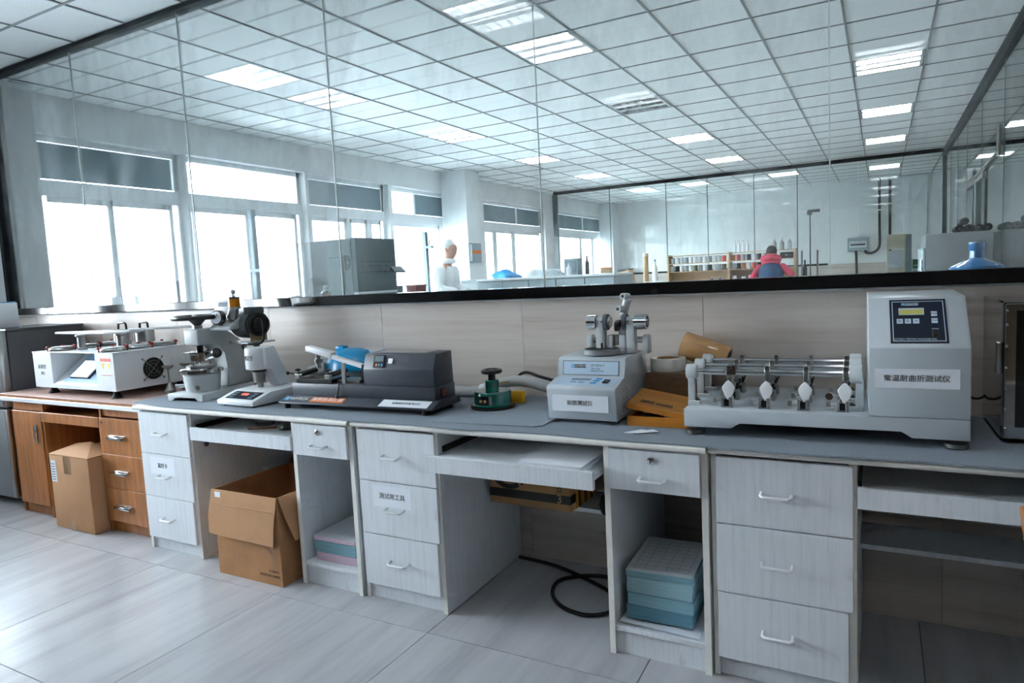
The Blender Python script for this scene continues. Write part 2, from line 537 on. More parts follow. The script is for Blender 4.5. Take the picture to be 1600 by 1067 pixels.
B().box(0.01, 0.90, -0.006, 0.006, 0.02, 2.15).done('glass_leaf', 'far_glass', dr)
B().box(0.01, 0.90, -0.006, 0.006, 2.17, 2.90).done('glass_transom', 'far_glass', dr)
B().box(0.14, 0.22, -0.02, 0.02, 2.10, 2.18, 0.002).done('patch_fitting', 'dull_steel', dr)
B().box(0.16, 0.34, -0.02, 0.02, 2.14, 2.19, 0.002).done('patch_fitting', 'dull_steel', dr)
B().box(0.175, 0.195, -0.012, 0.012, 0.02, 2.15).done('leaf_edge', 'dull_steel', dr)
for x in (0.06, 0.30):
    hb = B().tube([(x, -0.02, 1.02), (x, -0.06, 1.02), (x, -0.06, 1.5), (x, -0.02, 1.5)], 0.016, 10).done('pull_handle', 'chrome', dr)

# side partition of the far lab (right)
ws = sroot('window_3')
B().box(XP - 0.03, XP + 0.03, YP + 0.11, YB - 0.03, 2.84, ZC - 0.002, 0.003).done('top_rail', 'black_rail', ws)
B().box(XP - 0.04, XP + 0.04, YP + 0.11, YB - 0.03, 0, 0.95).done('low_wall', 'plaster', ws)
B().box(XP - 0.035, XP + 0.035, YB + 0.03, YB + 0.13, 0, ZC).done('post', 'dark_joint', ws)
js = [YP + 0.11, 4.4, 5.6, 6.8, 8.2, 9.5, 10.6, 11.6, YB - 0.03]
for a, b in zip(js[:-1], js[1:]):
    B().box(XP - 0.005, XP + 0.005, a + 0.004, b - 0.004, 0.95, 2.84).done('glass_pane', 'far_glass', ws)
for a in js[1:-1]:
    B().box(XP - 0.007, XP + 0.007, a - 0.004, a + 0.004, 0.95, 2.84).done('glass_joint', 'dark_joint', ws)
B().box(XP - 0.02, XP + 0.02, 8.0, 9.4, 2.03, 2.12, 0.003).done('patch_fitting', 'dull_steel', ws)
B().box(XP - 0.03, XP + 0.03, 8.42, 8.55, 0.95, 2.03, 0.003).done('door_edge', 'dark_joint', ws)
B().tube([(XP - 0.02, 6.95, 2.10), (XP - 0.02, 6.98, 2.35), (XP - 0.02, 7.0, 2.14), (XP - 0.02, 8.5, 2.08)], 0.014, 8).done('door_closer', 'dull_steel', ws)

# ---- outer windows
pm('blind_grey', (122, 142, 150), 0.7, var=0.08, sc=3)
def outer_window(n, y0, y1, blinds, mull, near=False):
    r = sroot('window_%d' % n, (XL - 0.12, (y0 + y1) / 2, 0))
    L = (y1 - y0) / 2
    f = B()
    f.box(-0.03, 0.03, -L, -L + 0.05, SILL, WT).box(-0.03, 0.03, L - 0.05, L, SILL, WT)
    f.box(-0.03, 0.03, -L, L, SILL, SILL + 0.06).box(-0.03, 0.03, -L, L, WT - 0.05, WT)
    f.box(-0.035, 0.035, -L, L, 2.16, 2.29)
    f.done('window_frame', 'window_frame', r)
    # casements
    k = [-L + 0.05] + [m - (y0 + y1) / 2 for m in mull] + [L - 0.05]
    for i, (a, b) in enumerate(zip(k[:-1], k[1:])):
        if i: B().box(-0.03, 0.03, a - 0.03, a + 0.03, SILL + 0.06, 2.16).done('mullion', 'window_frame', r)
        B().box(-0.004, 0.004, a + 0.03, b - 0.03, SILL + 0.06, 2.16).done('window_pane', 'window_glass', r)
        B().box(0.004, 0.02, a + 0.03, a + 0.07, SILL + 0.06, 2.16).box(0.004, 0.02, b - 0.07, b - 0.03, SILL + 0.06, 2.16).box(0.004, 0.02, a + 0.03, b - 0.03, 2.11, 2.16).done('sash', 'window_frame', r)
    # transom lights: (start, end, covered)
    for a, b, c in blinds:
        a -= (y0 + y1) / 2; b -= (y0 + y1) / 2
        B().box(-0.03, 0.03, b - 0.02, b + 0.02, 2.29, WT - 0.05).done('transom_bar', 'window_frame', r)
        B().box(-0.004, 0.004, a, b, 2.29, WT - 0.05).done('window_pane', 'window_glass', r)
        if c: B().box(0.012, 0.018, a + 0.02, b - 0.02, 2.30, WT - 0.055).done('blind', 'blind_grey', r)
outer_window(4, 3.06, 4.42, [(3.1, 4.38, 1)], [3.67, 4.28])
outer_window(5, 4.45, 6.0, [(4.49, 5.2, 0), (5.2, 5.96, 0)], [5.16, 5.9])
outer_window(6, 6.05, 7.55, [(6.09, 7.51, 1)], [6.8, 7.2])
outer_window(7, 7.62, 9.17, [(7.66, 8.25, 0), (8.25, 9.13, 1)], [8.9])
outer_window(8, 10.1, 12.5, [(10.14, 11.45, 1), (11.45, 12.46, 1)], [10.6, 11.3])
outer_window(9, 13.1, 15.85, [(13.14, 14.7, 1), (14.7, 15.8, 1)], [14.55, 15.3])
for n, (a, b) in enumerate(WINS[6:]):
    outer_window(10 + n, a, b, [(a + 0.04, b - 0.04, 1 if n == 0 else 0)], [(a + b) / 2])

# ---- outside
pm('far_concrete', (205, 212, 216), 0.9)
pm('far_band', (120, 138, 148), 0.8)
o = tag(B().box(-60, XL - 0.3, -30, 50, -4.2, -4.0).done('yard_ground', 'far_concrete'), 'pale paved yard outside the windows', 'ground'); o['kind'] = 'structure'; del o['category']
bd = thing('outside_building', 'pale grey building with dark window bands beyond the lab windows', 'building', (-19, 10, -4))
B().box(-4, 0, -3, 14, 0, 7.2).done('wall', 'far_concrete', bd)
for k in range(4):
    B().box(-0.05, 0.03, -2.5, 13.5, 1.0 + k * 1.7, 1.9 + k * 1.7).done('window_band', 'far_band', bd)

# ---- ceiling luminaires
emit('tube_light', (0.95, 0.98, 1.0, 1), TUBE)
emit('tube_light_dim', (0.95, 0.98, 1.0, 1), TUBE_NEAR)
pm('louver', (225, 228, 230), 0.25, 0.4, var=0.01)
pm('tube_off', (150, 158, 160), 0.4)
lite = {}
def luminaire(x, y, on, label, group):
    t = thing('ceiling_light', label, 'ceiling light', (x, y, ZC), 0, group)
    if on in lite:
        for nm, d in lite[on]: link(nm, d, t)
        return
    h = GP / 2 - 0.006
    parts = []
    b = B()
    b.box(-h, h, -h, h, 0.07, 0.075)
    b.box(-h, -h + 0.02, -h, h, 0, 0.07).box(h - 0.02, h, -h, h, 0, 0.07).box(-h, h, -h, -h + 0.02, 0, 0.07).box(-h, h, h - 0.02, h, 0, 0.07)
    parts.append(b.done('housing', 'louver', t))
    for k in (-1, 0, 1):
        parts.append(B().cyl((-h + 0.03, k * 0.165, 0.035), (h - 0.03, k * 0.165, 0.035), 0.016, n=10).done('tube', {0: 'tube_off', 1: 'tube_light', 2: 'tube_light_dim'}[on], t))
    for k in (-1, 1):
        parts.append(B().prism([(k * 0.0825 - 0.022, 0.07), (k * 0.0825 + 0.022, 0.07), (k * 0.0825 + 0.034, 0.0), (k * 0.0825 - 0.034, 0.0)], 'x', -h + 0.02, h - 0.02).done('reflector', 'louver', t))
    for i in range(1, 6):
        xx = -h + 0.02 + (2 * h - 0.04) * i / 6
        parts.append(B().box(xx - 0.002, xx + 0.002, -h + 0.02, h - 0.02, 0.0, 0.018).done('louver_blade', 'louver', t))
    lite[on] = [(p.name.split('.')[0], p.data) for p in parts]
ROW = ['front', 'second', 'third', 'fourth']
CN = ['window-side', 'middle', 'right-hand']
for i, (x, y, k) in enumerate(LIGHTS_FAR):
    c, r_ = i // 4, i % 4
    luminaire(x, y, k, ('unlit louvred ceiling light, second in the middle row beyond the glass' if not k else 'lit louvred ceiling light, %s in the %s row beyond the glass' % (ROW[r_], CN[c])), 'louvred ceiling lights of the far lab')
for i, (x, y, k) in enumerate(LIGHTS_BACK):
    luminaire(x, y, k, 'lit ceiling light behind the rear glass partition, %s from the windows' % ['first', 'second', 'third', 'fourth'][i], 'ceiling lights of the rear bay')
for i, (x, y, k) in enumerate(LIGHTS_NEAR):
    luminaire(x, y, 2, 'near-room ceiling light above the aisle, %s row, %s from the window wall' % ('closer' if i in (0, 1, 2, 6) else 'farther', ['first', 'second', 'third', 'first', 'second', 'third', 'fourth', 'fourth'][i]), 'ceiling lights of the near room')
# ================================================================ WHITE DESKS
def bow_handle(parent, x, y, z, w=0.085, mat='white_plastic'):
    return B().tube([(x - w / 2, y, z), (x - w / 2, y - 0.022, z - 0.004), (x - w / 2 + 0.008, y - 0.028, z - 0.006), (x + w / 2 - 0.008, y - 0.028, z - 0.006), (x + w / 2, y - 0.022, z - 0.004), (x + w / 2, y, z)], 0.0048, 8).done('handle', mat, parent)

def lock(parent, x, y, z):
    l = B().lathe([(0.012, 0), (0.012, 0.006), (0.008, 0.008)], (x, y, z), (0, -1, 0), 18).done('lock', 'chrome', parent)
    B().box(x - 0.0015, x + 0.0015, y - 0.0092, y - 0.0078, z - 0.006, z + 0.006).done('keyhole', 'black_plastic', l)

def white_desk(x0, yf, label, pull=0.0, drawer_text=None, W=1.42):
    d = thing('lab_desk', label, 'desk', (x0, yf, 0), 0, 'white lab desks in the row')
    D = YP - yf - 0.012
    PB = 0.728
    # top with rounded front edge
    B().prism([(-0.03, PB + 0.004), (-0.034, PB + 0.009), (-0.034, 0.744), (-0.029, 0.749), (-0.02, 0.75), (D, 0.75), (D, PB), (-0.022, PB)], 'x', -0.001, W + 0.001, 0.0).done('desk_top', 'board_edge', d)
    def panel(nm, a, b, y0=0.0, y1=None, z0=0.0, z1=PB):
        p = B().box(a, b, y0 + 0.002, y1 or D, z0, z1, 0.0008).done(nm, 'lab_white_board', d)
        B().box(a, b, y0, y0 + 0.002, z0, z1).done('edge_band', 'board_edge', p)
        return p
    panel('side_panel', 0, 0.017)
    panel('divider', 0.388, 0.408, -0.004)
    panel('divider', 1.078, 1.098, -0.004)
    panel('side_panel', W - 0.02, W, -0.004)
    # three-drawer pedestal
    zs = [(0.510, 0.718), (0.288, 0.506), (0.070, 0.284)]
    for i, (z0, z1) in enumerate(zs):
        f = B().box(0.018, 0.387 + (0.012 if i < 2 else 0), -0.018, 0.0, z0, z1, 0.0012).done('drawer', 'lab_white_board', d)
        B().box(0.03, 0.375, 0.0, 0.45, z0 + 0.01, z1 - 0.02).done('drawer_box', 'board_edge', f)
        bow_handle(f, 0.195, -0.018, (z0 + z1) / 2 + 0.005)
        if i == 1 and drawer_text:
            label_plate(f, 0.085, 0.275, z1 - 0.100, z1 - 0.012, -0.018, drawer_text, 0.026)
    B().box(0.017, 0.388, 0.012, 0.03, 0, 0.068).done('kick_board', 'lab_white_board', d)
    # sliding tray in the knee hole
    tr = B().box(0.418, 1.068, 0.0 - pull, 0.40 - pull, 0.622, 0.640, 0.001).done('tray', 'lab_white_board', d)
    B().box(0.41 - (0.002 if pull else 0), 1.076, -0.016 - pull, 0.002 - pull, 0.598, 0.660, 0.0015).done('tray_front', 'lab_white_board', tr)
    for xx in (0.410, 1.066):
        B().box(xx, xx + 0.010, 0.02, 0.42, 0.645, 0.668).done('slide_rail', 'black_plastic', d)
    B().box(0.408, 1.078, D - 0.24, D - 0.02, 0.338, 0.355, 0.001).done('knee_shelf', 'lab_white_board', d)
    # drawer and open cubby on the right
    f = B().box(1.099, W - 0.021, -0.018, 0.0, 0.586, 0.722, 0.0012).done('drawer', 'lab_white_board', d)
    B().box(1.105, W - 0.028, 0.0, 0.45, 0.592, 0.71).done('drawer_box', 'board_edge', f)
    bow_handle(f, 1.25, -0.018, 0.634)
    lock(f, 1.245, -0.018, 0.692)
    sh = B().box(1.098, W - 0.02, 0.0, D - 0.02, 0.083, 0.100, 0.001).done('cubby_floor', 'lab_white_board', d)
    B().box(1.098, W - 0.02, 0.012, 0.03, 0, 0.083).done('kick_board', 'lab_white_board', d)
    B().box(1.098, W - 0.02, D - 0.03, D - 0.015, 0.42, PB).done('back_panel', 'lab_white_board', d)
    for zz, xx, yy in ((0.56, 0.4084, 0.07),):
        B().lathe([(0.014, 0), (0.014, 0.002), (0.009, 0.003)], (xx, yy, zz), (1, 0, 0), 14).done('cable_grommet', 'dull_steel', d)
    return d
X1, X2, X3 = -3.325, -1.893, -0.468
white_desk(X1, 2.078, 'white desk beside the brown desk, open carton in its knee hole', 0.0, '温控卡')
white_desk(X2, 2.088, 'middle white desk with white papers on its pulled-out tray', 0.085, '测试用工具')
white_desk(X3, 2.105, 'right-hand white desk below the flexing tester and steel cabinet', 0.0, None)

# ---------------------------------------------------------------- grey rubber covers on the desks (thin mats with wavy front edge)
def mat_sheet(name, label, x0, x1, yfun, y1, z, th, mat, curl=None, n=60):
    b = B()
    rows = 10
    top, bot = [], []
    for j in range(rows + 1):
        rt, rb = [], []
        for i in range(n + 1):
            x = x0 + (x1 - x0) * i / n
            ya = yfun(x)
            t = j / rows
            y = ya + (y1 - ya) * (t ** 1.6)
            dz = 0.0
            if curl: dz += curl(x, y)
            rt.append(b.bm.verts.new((x, y, z + th + dz))); rb.append(b.bm.verts.new((x, y, z + dz)))
        top.append(rt); bot.append(rb)
    for j in range(rows):
        for i in range(n):
            b.bm.faces.new((top[j][i], top[j][i + 1], top[j + 1][i + 1], top[j + 1][i]))
            b.bm.faces.new((bot[j][i], bot[j + 1][i], bot[j + 1][i + 1], bot[j][i + 1]))
    for i in range(n):
        b.bm.faces.new((top[0][i], bot[0][i], bot[0][i + 1], top[0][i + 1]))
        b.bm.faces.new((top[-1][i], top[-1][i + 1], bot[-1][i + 1], bot[-1][i]))
    for j in range(rows):
        b.bm.faces.new((top[j][0], top[j + 1][0], bot[j + 1][0], bot[j][0]))
        b.bm.faces.new((top[j][-1], bot[j][-1], bot[j + 1][-1], top[j + 1][-1]))
    return tag(b.done(name, mat), label, 'mat')
def ye(x):
    return 2.058 + 0.006 * math.sin(x * 5.1) + 0.005 * math.sin(x * 11.3 + 1) + (0.03 * max(0, -3.18 - x) / 0.22 if x < -3.18 else 0)
mat_sheet('desk_mat', 'long grey rubber mat covering the white desktops', -3.40, 0.955, ye, 2.708, 0.7505, 0.0055, 'mat_grey')
MZ = 0.7565
sm = B()
pts = [(-1.522, 2.112), (-1.10, 2.14), (-1.075, 2.168), (-1.10, 2.70), (-1.545, 2.706)]
sm.prism(pts, 'z', MZ, MZ + 0.004)
tag(sm.done('cutting_mat', 'mat_dark'), 'second square grey mat under the green sample cutter', 'mat')

# ================================================================ BROWN DESK
bd = thing('wooden_desk', 'brown wood-grain desk at the left end of the row', 'desk', (-4.71, 2.152, 0))
W, D = 1.345, YP - 2.152 - 0.01
tp = B().prism([(-0.115, -0.012), (W + 0.01, -0.03), (W + 0.01, D), (-0.115, D)], 'z', 0.705, 0.735, 0.002).done('desk_top', 'brown_wood', bd)
B().prism([(-0.10, -0.022), (W, -0.040), (W, -0.030), (-0.10, -0.012)], 'z', 0.698, 0.722, 0.002).done('front_trim', 'white_plastic', tp)
B().prism([(-0.118, -0.016), (W + 0.01, -0.036), (W + 0.01, D), (-0.118, D)], 'z', 0.7352, 0.7392, 0.001).done('desk_skin', 'desk_skin', tp)
def wp(nm, *a, mat='brown_wood'): return B().box(*a, 0.0012).done(nm, mat, bd)
wp('side_panel', 0, 0.018, 0, D, 0, 0.705); wp('side_panel', 0.335, 0.353, -0.01, D, 0, 0.705)
wp('side_panel', 0.92, 0.938, -0.01, D, 0, 0.705); wp('side_panel', W - 0.018, W, 0, D, 0, 0.705)
wp('fascia', 0.018, 0.335, 0, 0.018, 0.645, 0.705); wp('fascia', 0.938, W - 0.018, 0, 0.018, 0.652, 0.705)
dd = wp('door', 0.02, 0.333, -0.018, 0, 0.068, 0.642)
B().box(0.27, 0.292, -0.034, -0.018, 0.45, 0.565, 0.004, 2).done('handle', 'chrome', dd)
wp('kick_board', 0.018, 0.335, 0.01, 0.028, 0, 0.066); wp('kick_board', 0.938, W - 0.018, 0.01, 0.028, 0, 0.062)
for z0, z1 in ((0.447, 0.645), (0.256, 0.444), (0.065, 0.253)):
    f = wp('drawer', 0.922, W - 0.002, -0.018, 0, z0, z1)
    zc = (z0 + z1) / 2 - 0.005
    h = B().prism([(-0.018, zc + 0.013), (-0.040, zc + 0.007), (-0.042, zc - 0.007), (-0.036, zc - 0.011), (-0.034, zc + 0.002), (-0.018, zc + 0.005)], 'x', 1.02, 1.155, 0.001).done('handle', 'chrome', f)
tr = wp('tray', 0.36, 0.915, 0.0, 0.4, 0.61, 0.625); B().box(0.345, 0.925, -0.022, -0.004, 0.588, 0.645, 0.0015).done('tray_front', 'brown_wood', tr)
wp('back_panel', 0.353, 0.92, D - 0.05, D - 0.035, 0.1, 0.705)
for z_ in (0.62,): B().lathe([(0.009, 0), (0.009, 0.004)], (0.951, -0.018, z_), (0, -1, 0), 14).done('lock', 'chrome', bd)
B().lathe([(0.009, 0), (0.009, 0.004)], (0.36, -0.022, 0.628), (0, -1, 0), 14).done('lock', 'chrome', bd)

# ================================================================ FRIDGE with a power box on it
pm('fridge_silver', (150, 154, 158), 0.35, 0.3, var=0.03)
pm('fridge_side', (78, 80, 84), 0.5, var=0.04)
pm('sticker_blue', (60, 160, 205), 0.5)
fr = thing('refrigerator', 'silver two-door refrigerator with dark side at the far left', 'refrigerator', (-5.395, 2.175, 0))
B().box(0, 0.55, 0.05, 0.52, 0.03, 1.118, 0.004).done('cabinet', 'fridge_side', fr)
B().box(-0.004, 0.554, 0.045, 0.525, 1.118, 1.132, 0.003).done('top_cover', 'fridge_side', fr)
for z0, z1 in ((0.05, 0.625), (0.64, 1.125)):
    dr_ = B().box(0.0, 0.55, 0.0, 0.046, z0, z1, 0.006, 2).done('door', 'fridge_silver', fr)
    B().box(0.515, 0.5515, -0.002, 0.03, z0 + 0.01, z1 - 0.01, 0.006, 2).done('edge_strip', 'steel', dr_)
    if z0 > 0.5:
        st = B().box(0.41, 0.475, -0.001, 0.0005, 0.99, 1.11).done('energy_label', 'paper_white', dr_)
        B().box(0.41, 0.475, -0.0016, -0.001, 1.092, 1.11).box(0.41, 0.475, -0.0016, -0.001, 0.99, 0.996).done('label_band', 'sticker_blue', st)
for xx in (0.06, 0.49):
    B().cyl((xx, 0.08, 0), (xx, 0.08, 0.035), 0.018).done('foot', 'black_plastic', fr)
    B().cyl((xx, 0.45, 0), (xx, 0.45, 0.035), 0.018).done('foot', 'black_plastic', fr)
pb = thing('power_box', 'small white control box standing on the refrigerator', 'control box', (-5.05, 2.25, 1.1335))
B().box(-0.10, 0.075, 0, 0.12, 0, 0.165, 0.006, 2).done('case', 'white_plastic', pb)
B().box(-0.09, 0.065, 0.005, 0.115, 0.165, 0.171, 0.002).done('lid', 'sticker_blue', pb)
pn = B().box(0.025, 0.068, -0.002, 0, 0.05, 0.155).done('panel', 'fridge_silver', pb)
pm('lamp_red', (170, 60, 50), 0.4)
for k in range(4):
    B().lathe([(0.006, 0), (0.004, 0.004)], (0.04, -0.002, 0.065 + k * 0.026), (0, -1, 0), 10).done('indicator', 'lamp_red', pn)

# ================================================================ CARTONS AND PAPER BELOW THE DESKS
def flap(b, a, c, n, w, th=0.004):
    pass
bx = thing('cardboard_box', 'tall closed cardboard box before the brown desk', 'box', (-4.18, 2.06, 0), 0.0)
bw, bdp, bh = 0.38, 0.30, 0.425
B().box(0, bw, 0, bdp, 0.001, bh, 0.004, 2).done('body', 'cardboard', bx)
# slightly sprung flaps: a shallow ridge with an open left end
B().prism([(0.0, bh), (bw, bh), (bw - 0.02, bh + 0.006), (0.19, bh + 0.03), (0.15, bh + 0.028)], 'y', 0.13, bdp, 0.001).done('flap', 'cardboard', bx)
fl_ = B()
fl_.rings([[(0, 0.0, bh + 0.001), (0, 0.0, bh + 0.005), (0.12, 0.0, bh + 0.005), (0.12, 0, bh + 0.001)], [(0.03, 0.145, bh + 0.030), (0.03, 0.145, bh + 0.034), (0.17, 0.15, bh + 0.05), (0.17, 0.15, bh + 0.046)]])
fl_.done('flap', 'cardboard', bx)
fl_ = B()
fl_.rings([[(bw, 0.0, bh + 0.001), (bw, 0.0, bh + 0.005), (0.12, 0.0, bh + 0.006), (0.12, 0, bh + 0.002)], [(bw, 0.148, bh + 0.004), (bw, 0.148, bh + 0.008), (0.17, 0.15, bh + 0.05), (0.17, 0.15, bh + 0.046)]])
fl_.done('flap', 'cardboard', bx)
B().box(0.14, 0.21, -0.0008, 0, bh - 0.10, bh).done('tape', 'packing_tape', bx)
B().box(0.15, 0.20, -0.0008, 0, 0.001, 0.045).done('tape', 'packing_tape', bx)
lb = B().box(0.008, 0.062, -0.001, 0, bh - 0.155, bh - 0.03).done('shipping_label', 'paper_white', bx)
b = B()
for k in range(7): b.box(0.014, 0.05, -0.0014, -0.001, bh - 0.145 + k * 0.015, bh - 0.140 + k * 0.015)
b = b.done('label_lines', 'ink_grey', lb); b['kind'] = 'stuff'

# open carton
ob = thing('open_carton', 'worn open cardboard box with folded-out flaps in a knee hole', 'box', (-2.703, 2.0, 0), 0.0)
ow, od, oh, t = 0.41, 0.46, 0.40, 0.005
B().box(0, ow, 0, t, 0, oh, 0.001).done('wall', 'cardboard_dirty', ob)
B().box(0, t, t, od, 0, oh, 0.001).done('wall', 'cardboard_dirty', ob)
B().box(ow - t, ow, t, od, 0, oh, 0.001).done('wall', 'cardboard_dirty', ob)
B().box(0, ow, od - t, od, 0, oh, 0.001).done('wall', 'cardboard_dirty', ob)
B().box(t, ow - t, t, od - t, 0.0, t).done('bottom', 'cardboard_inner', ob)
def sheet(rs, mat, nm, par, th=0.004):
    b = B()
    ring = []
    for p, q in rs:
        p, q = Vector(p), Vector(q)
        ring.append((p, q))
    n = Vector((0, 0, 0))
    d1 = (ring[0][1] - ring[0][0]); d2_ = (ring[-1][0] - ring[0][0])
    n = d1.cross(d2_).normalized() * th
    b.rings([[p, q, q + n, p + n] for p, q in ring])
    return b.done(nm, mat, par)
ff = sheet([((-0.008, 0.0, oh), (ow, 0.0, oh)), ((-0.018, -0.022, oh - 0.11), (ow - 0.005, -0.02, oh - 0.11)), ((-0.02, -0.024, oh - 0.205), (ow - 0.012, -0.028, oh - 0.21))], 'cardboard', 'flap', ob)
sheet([((ow, 0.01, oh), (ow, od, oh)), ((ow + 0.03, 0.02, oh - 0.10), (ow + 0.03, od, oh - 0.10)), ((ow + 0.045, 0.05, oh - 0.20), (ow + 0.045, od, oh - 0.19))], 'cardboard', 'flap', ob)
sheet([((0.01, od, oh), (ow, od, oh)), ((0.02, od + 0.02, oh + 0.06), (ow - 0.01, od + 0.02, oh + 0.06))], 'cardboard_inner', 'flap', ob)
sheet([((0.0, od, oh), (0.0, 0.01, oh)), ((-0.035, od, oh - 0.12), (-0.035, 0.01, oh - 0.12))], 'cardboard', 'flap', ob)
B().box(0.02, 0.055, -0.0065, -0.003, oh - 0.045, oh - 0.01).done('torn_label', 'paper_white', ff)
B().tube([(0.0, -0.012, oh - 0.06), (0.12, -0.017, oh - 0.063), (0.25, -0.017, oh - 0.058), (ow - 0.02, -0.015, oh - 0.06)], 0.0022, 6).done('crease', 'cardboard', ff)
text('lettering', '4 UNITS', 'ink', 0.017, (0.362, -0.0006, 0.063), parent=ob)
text('lettering', 'MADE IN CHINA', 'ink', 0.017, (0.335, -0.0006, 0.042), parent=ob)
B().tube([(0.375, -0.03, 0.185), (0.372, -0.012, 0.14), (0.362, -0.004, 0.09), (0.36, -0.003, 0.075)], 0.0035, 6, 4).done('tape_strand', 'clear_glass', ob)

# exercise pads in the left desk's cubby
pm('paper_pink', (222, 196, 212), 0.8); pm('paper_blue', (128, 170, 184), 0.8, var=0.12, sc=60, scale=(0.1, 0.1, 8)); pm('paper_pale', (206, 212, 218), 0.8)
pm('paper_teal', (60, 84, 92), 0.85, var=0.2, sc=40)
def pad(label, x, y, z, w, d, h, mat, rz, cover=None, group=None, nm='paper_pad'):
    p = thing(nm, label, 'paper pad', (x, y, z), rz, group)
    B().box(0, w, 0, d, 0, h - 0.0012, 0.0005).done('pages', mat, p)
    B().box(-0.001, w + 0.001, -0.001, d + 0.001, h - 0.0012, h, 0.0003).done('cover', cover or mat, p)
    return p
PX, PY, Z0 = X1 + 1.115, 2.10, 0.1008
G = 'pads piled in the left white desk'
pads = [('lowest pink pad of the pile in the left white desk', 0.020, 'paper_pink', 0.02, 'paper_pale', 0.012),
        ('second pink pad of the pile in the left white desk', 0.018, 'paper_pink', 0.0, 'paper_pink', 0.006),
        ('thick blue-edged pad in the middle of the left pile', 0.052, 'paper_blue', 0.0, 'paper_blue', -0.004),
        ('top pad of the left pile, pink-edged with grey cover', 0.020, 'paper_pink', 0.015, 'paper_pale', -0.008)]
for lab, h, m_, rz, cv, dx in pads:
    pad(lab, PX + 0.012 + dx, PY + 0.012, Z0, 0.235, 0.31, h - 0.0006, m_, rz, cv, G); Z0 += h
Z0 = 0.1008
for k, lab in enumerate(['lowest dark bundle at the back of the left cubby', 'second dark bundle from below at the back of the left cubby', 'third dark bundle from below at the back of the left cubby', 'top dark bundle at the back of the left cubby']):
    pad(lab, X1 + 1.23, 2.47, Z0, 0.15, 0.20, 0.0594, 'paper_teal', 0.02 * (k % 2), None, 'dark bundles in the left cubby', 'dark_bundle'); Z0 += 0.06
# big blue paper stack in the middle desk's cubby
PX, PY, Z0 = X2 + 1.118, 2.112, 0.1008
G = 'blue paper stack in the middle white desk'
ws_ = sheet([((-0.012, 0.0, 0.012), (0.26, -0.004, 0.004)), ((-0.012, 0.05, 0.001), (0.255, 0.06, 0.001)), ((-0.015, 0.33, 0.001), (0.255, 0.33, 0.001))], 'paper_white', 'loose_sheet', None, 0.0008)
ws_.location = (PX, PY - 0.01, Z0); tag(ws_, 'curled white sheet lying under the blue paper stack', 'paper')
Z0 += 0.0135
pm('paper_blue2', (92, 140, 160), 0.8, var=0.14, sc=60, scale=(0.1, 0.1, 8)); pm('paper_blue3', (146, 182, 192), 0.8, var=0.12, sc=60, scale=(0.1, 0.1, 8))
for k, (lab, h, m_, rz, cv) in enumerate([('lowest deep-blue ream of the stack in the middle desk', 0.048, 'paper_blue2', 0.02, None), ('second ream from below, blue, in the middle desk stack', 0.042, 'paper_blue', -0.015, None),
        ('third ream from below, pale blue, in the middle desk stack', 0.030, 'paper_blue3', 0.0, None), ('fourth ream from below, pale, in the middle desk stack', 0.028, 'paper_blue3', 0.02, None), ('top ream with printed form sheet in the middle desk stack', 0.022, 'paper_blue', 0.05, 'paper_pale')]):
    p = pad(lab, PX + 0.004 * (k % 2) + 0.006, PY + 0.02 + 0.004 * (k % 3), Z0, 0.225, 0.31, h - 0.0006, m_, rz, cv, G); Z0 += h
b = B()
for i in range(9): b.box(0.02, 0.205, 0.025 + i * 0.032, 0.0262 + i * 0.032, h, h + 0.0002)
for i in range(6): b.box(0.02 + i * 0.037, 0.0212 + i * 0.037, 0.025, 0.282, h, h + 0.0002)
o = b.done('form_lines', 'ink_grey', p); o['kind'] = 'stuff'
# white papers on the tray
Z0 = 0.6405
for k, lab in enumerate(['lower white paper stack on the middle desk tray', 'upper white paper stack on the middle desk tray']):
    pad(lab, X2 + 0.80 - 0.012 * k, 2.088 - 0.085 + 0.012 + 0.006 * k, Z0, 0.235, 0.31, 0.0114, 'paper_white', 0.04 - 0.05 * k, 'paper_white', 'papers on the tray', 'paper_stack'); Z0 += 0.0118
# courier carton on the knee shelf
pm('courier_orange', (196, 132, 32), 0.4, var=0.15); pm('kraft', (168, 128, 84), 0.75, var=0.06)
sx, sy, sz = X2 + 0.435, 2.405, 0.3555
sb = thing('courier_box', 'kraft courier carton with black print on the knee shelf', 'box', (sx, sy, sz), -0.02)
B().box(0, 0.375, 0, 0.26, 0, 0.215, 0.003, 2).done('body', 'kraft', sb)
B().box(-0.0006, 0.3756, -0.0008, 0.05, 0.030, 0.066).done('black_band', 'black_plastic', sb)
B().box(0.372, 0.3762, 0.05, 0.255, 0.0, 0.215).done('orange_tape', 'courier_orange', sb)
for k in range(3): B().box(0.376, 0.3768, 0.075 + 0.06 * k, 0.095 + 0.06 * k, 0.0, 0.215).done('black_stripe', 'black_plastic', sb)
text('lettering', 'SF', 'ink', 0.085, (0.095, -0.001, 0.162), parent=sb, wide=1.15)
for a0, a1 in ((-2.9, -1.05), (-0.9, 1.0)):
    b = B(); n_ = 16
    R1, R2 = 0.078, 0.098
    P_ = [(0.095 + R2 * math.cos(a0 + (a1 - a0) * i / n_), 0.165 + R2 * math.sin(a0 + (a1 - a0) * i / n_)) for i in range(n_ + 1)] + [(0.095 + R1 * math.cos(a1 + (a0 - a1) * i / n_), 0.165 + R1 * math.sin(a1 + (a0 - a1) * i / n_)) for i in range(n_ + 1)]
    P_ = [(x_, min(z_, 0.213)) for x_, z_ in P_]
    b.prism(P_, 'y', -0.0008, 0.0)
    b.done('ring_mark', 'ink', sb)
text('lettering', 'EXPRESS', 'ink', 0.030, (0.325, -0.001, 0.131), u=(0, 0, -1), v=(1, 0, 0), parent=sb)
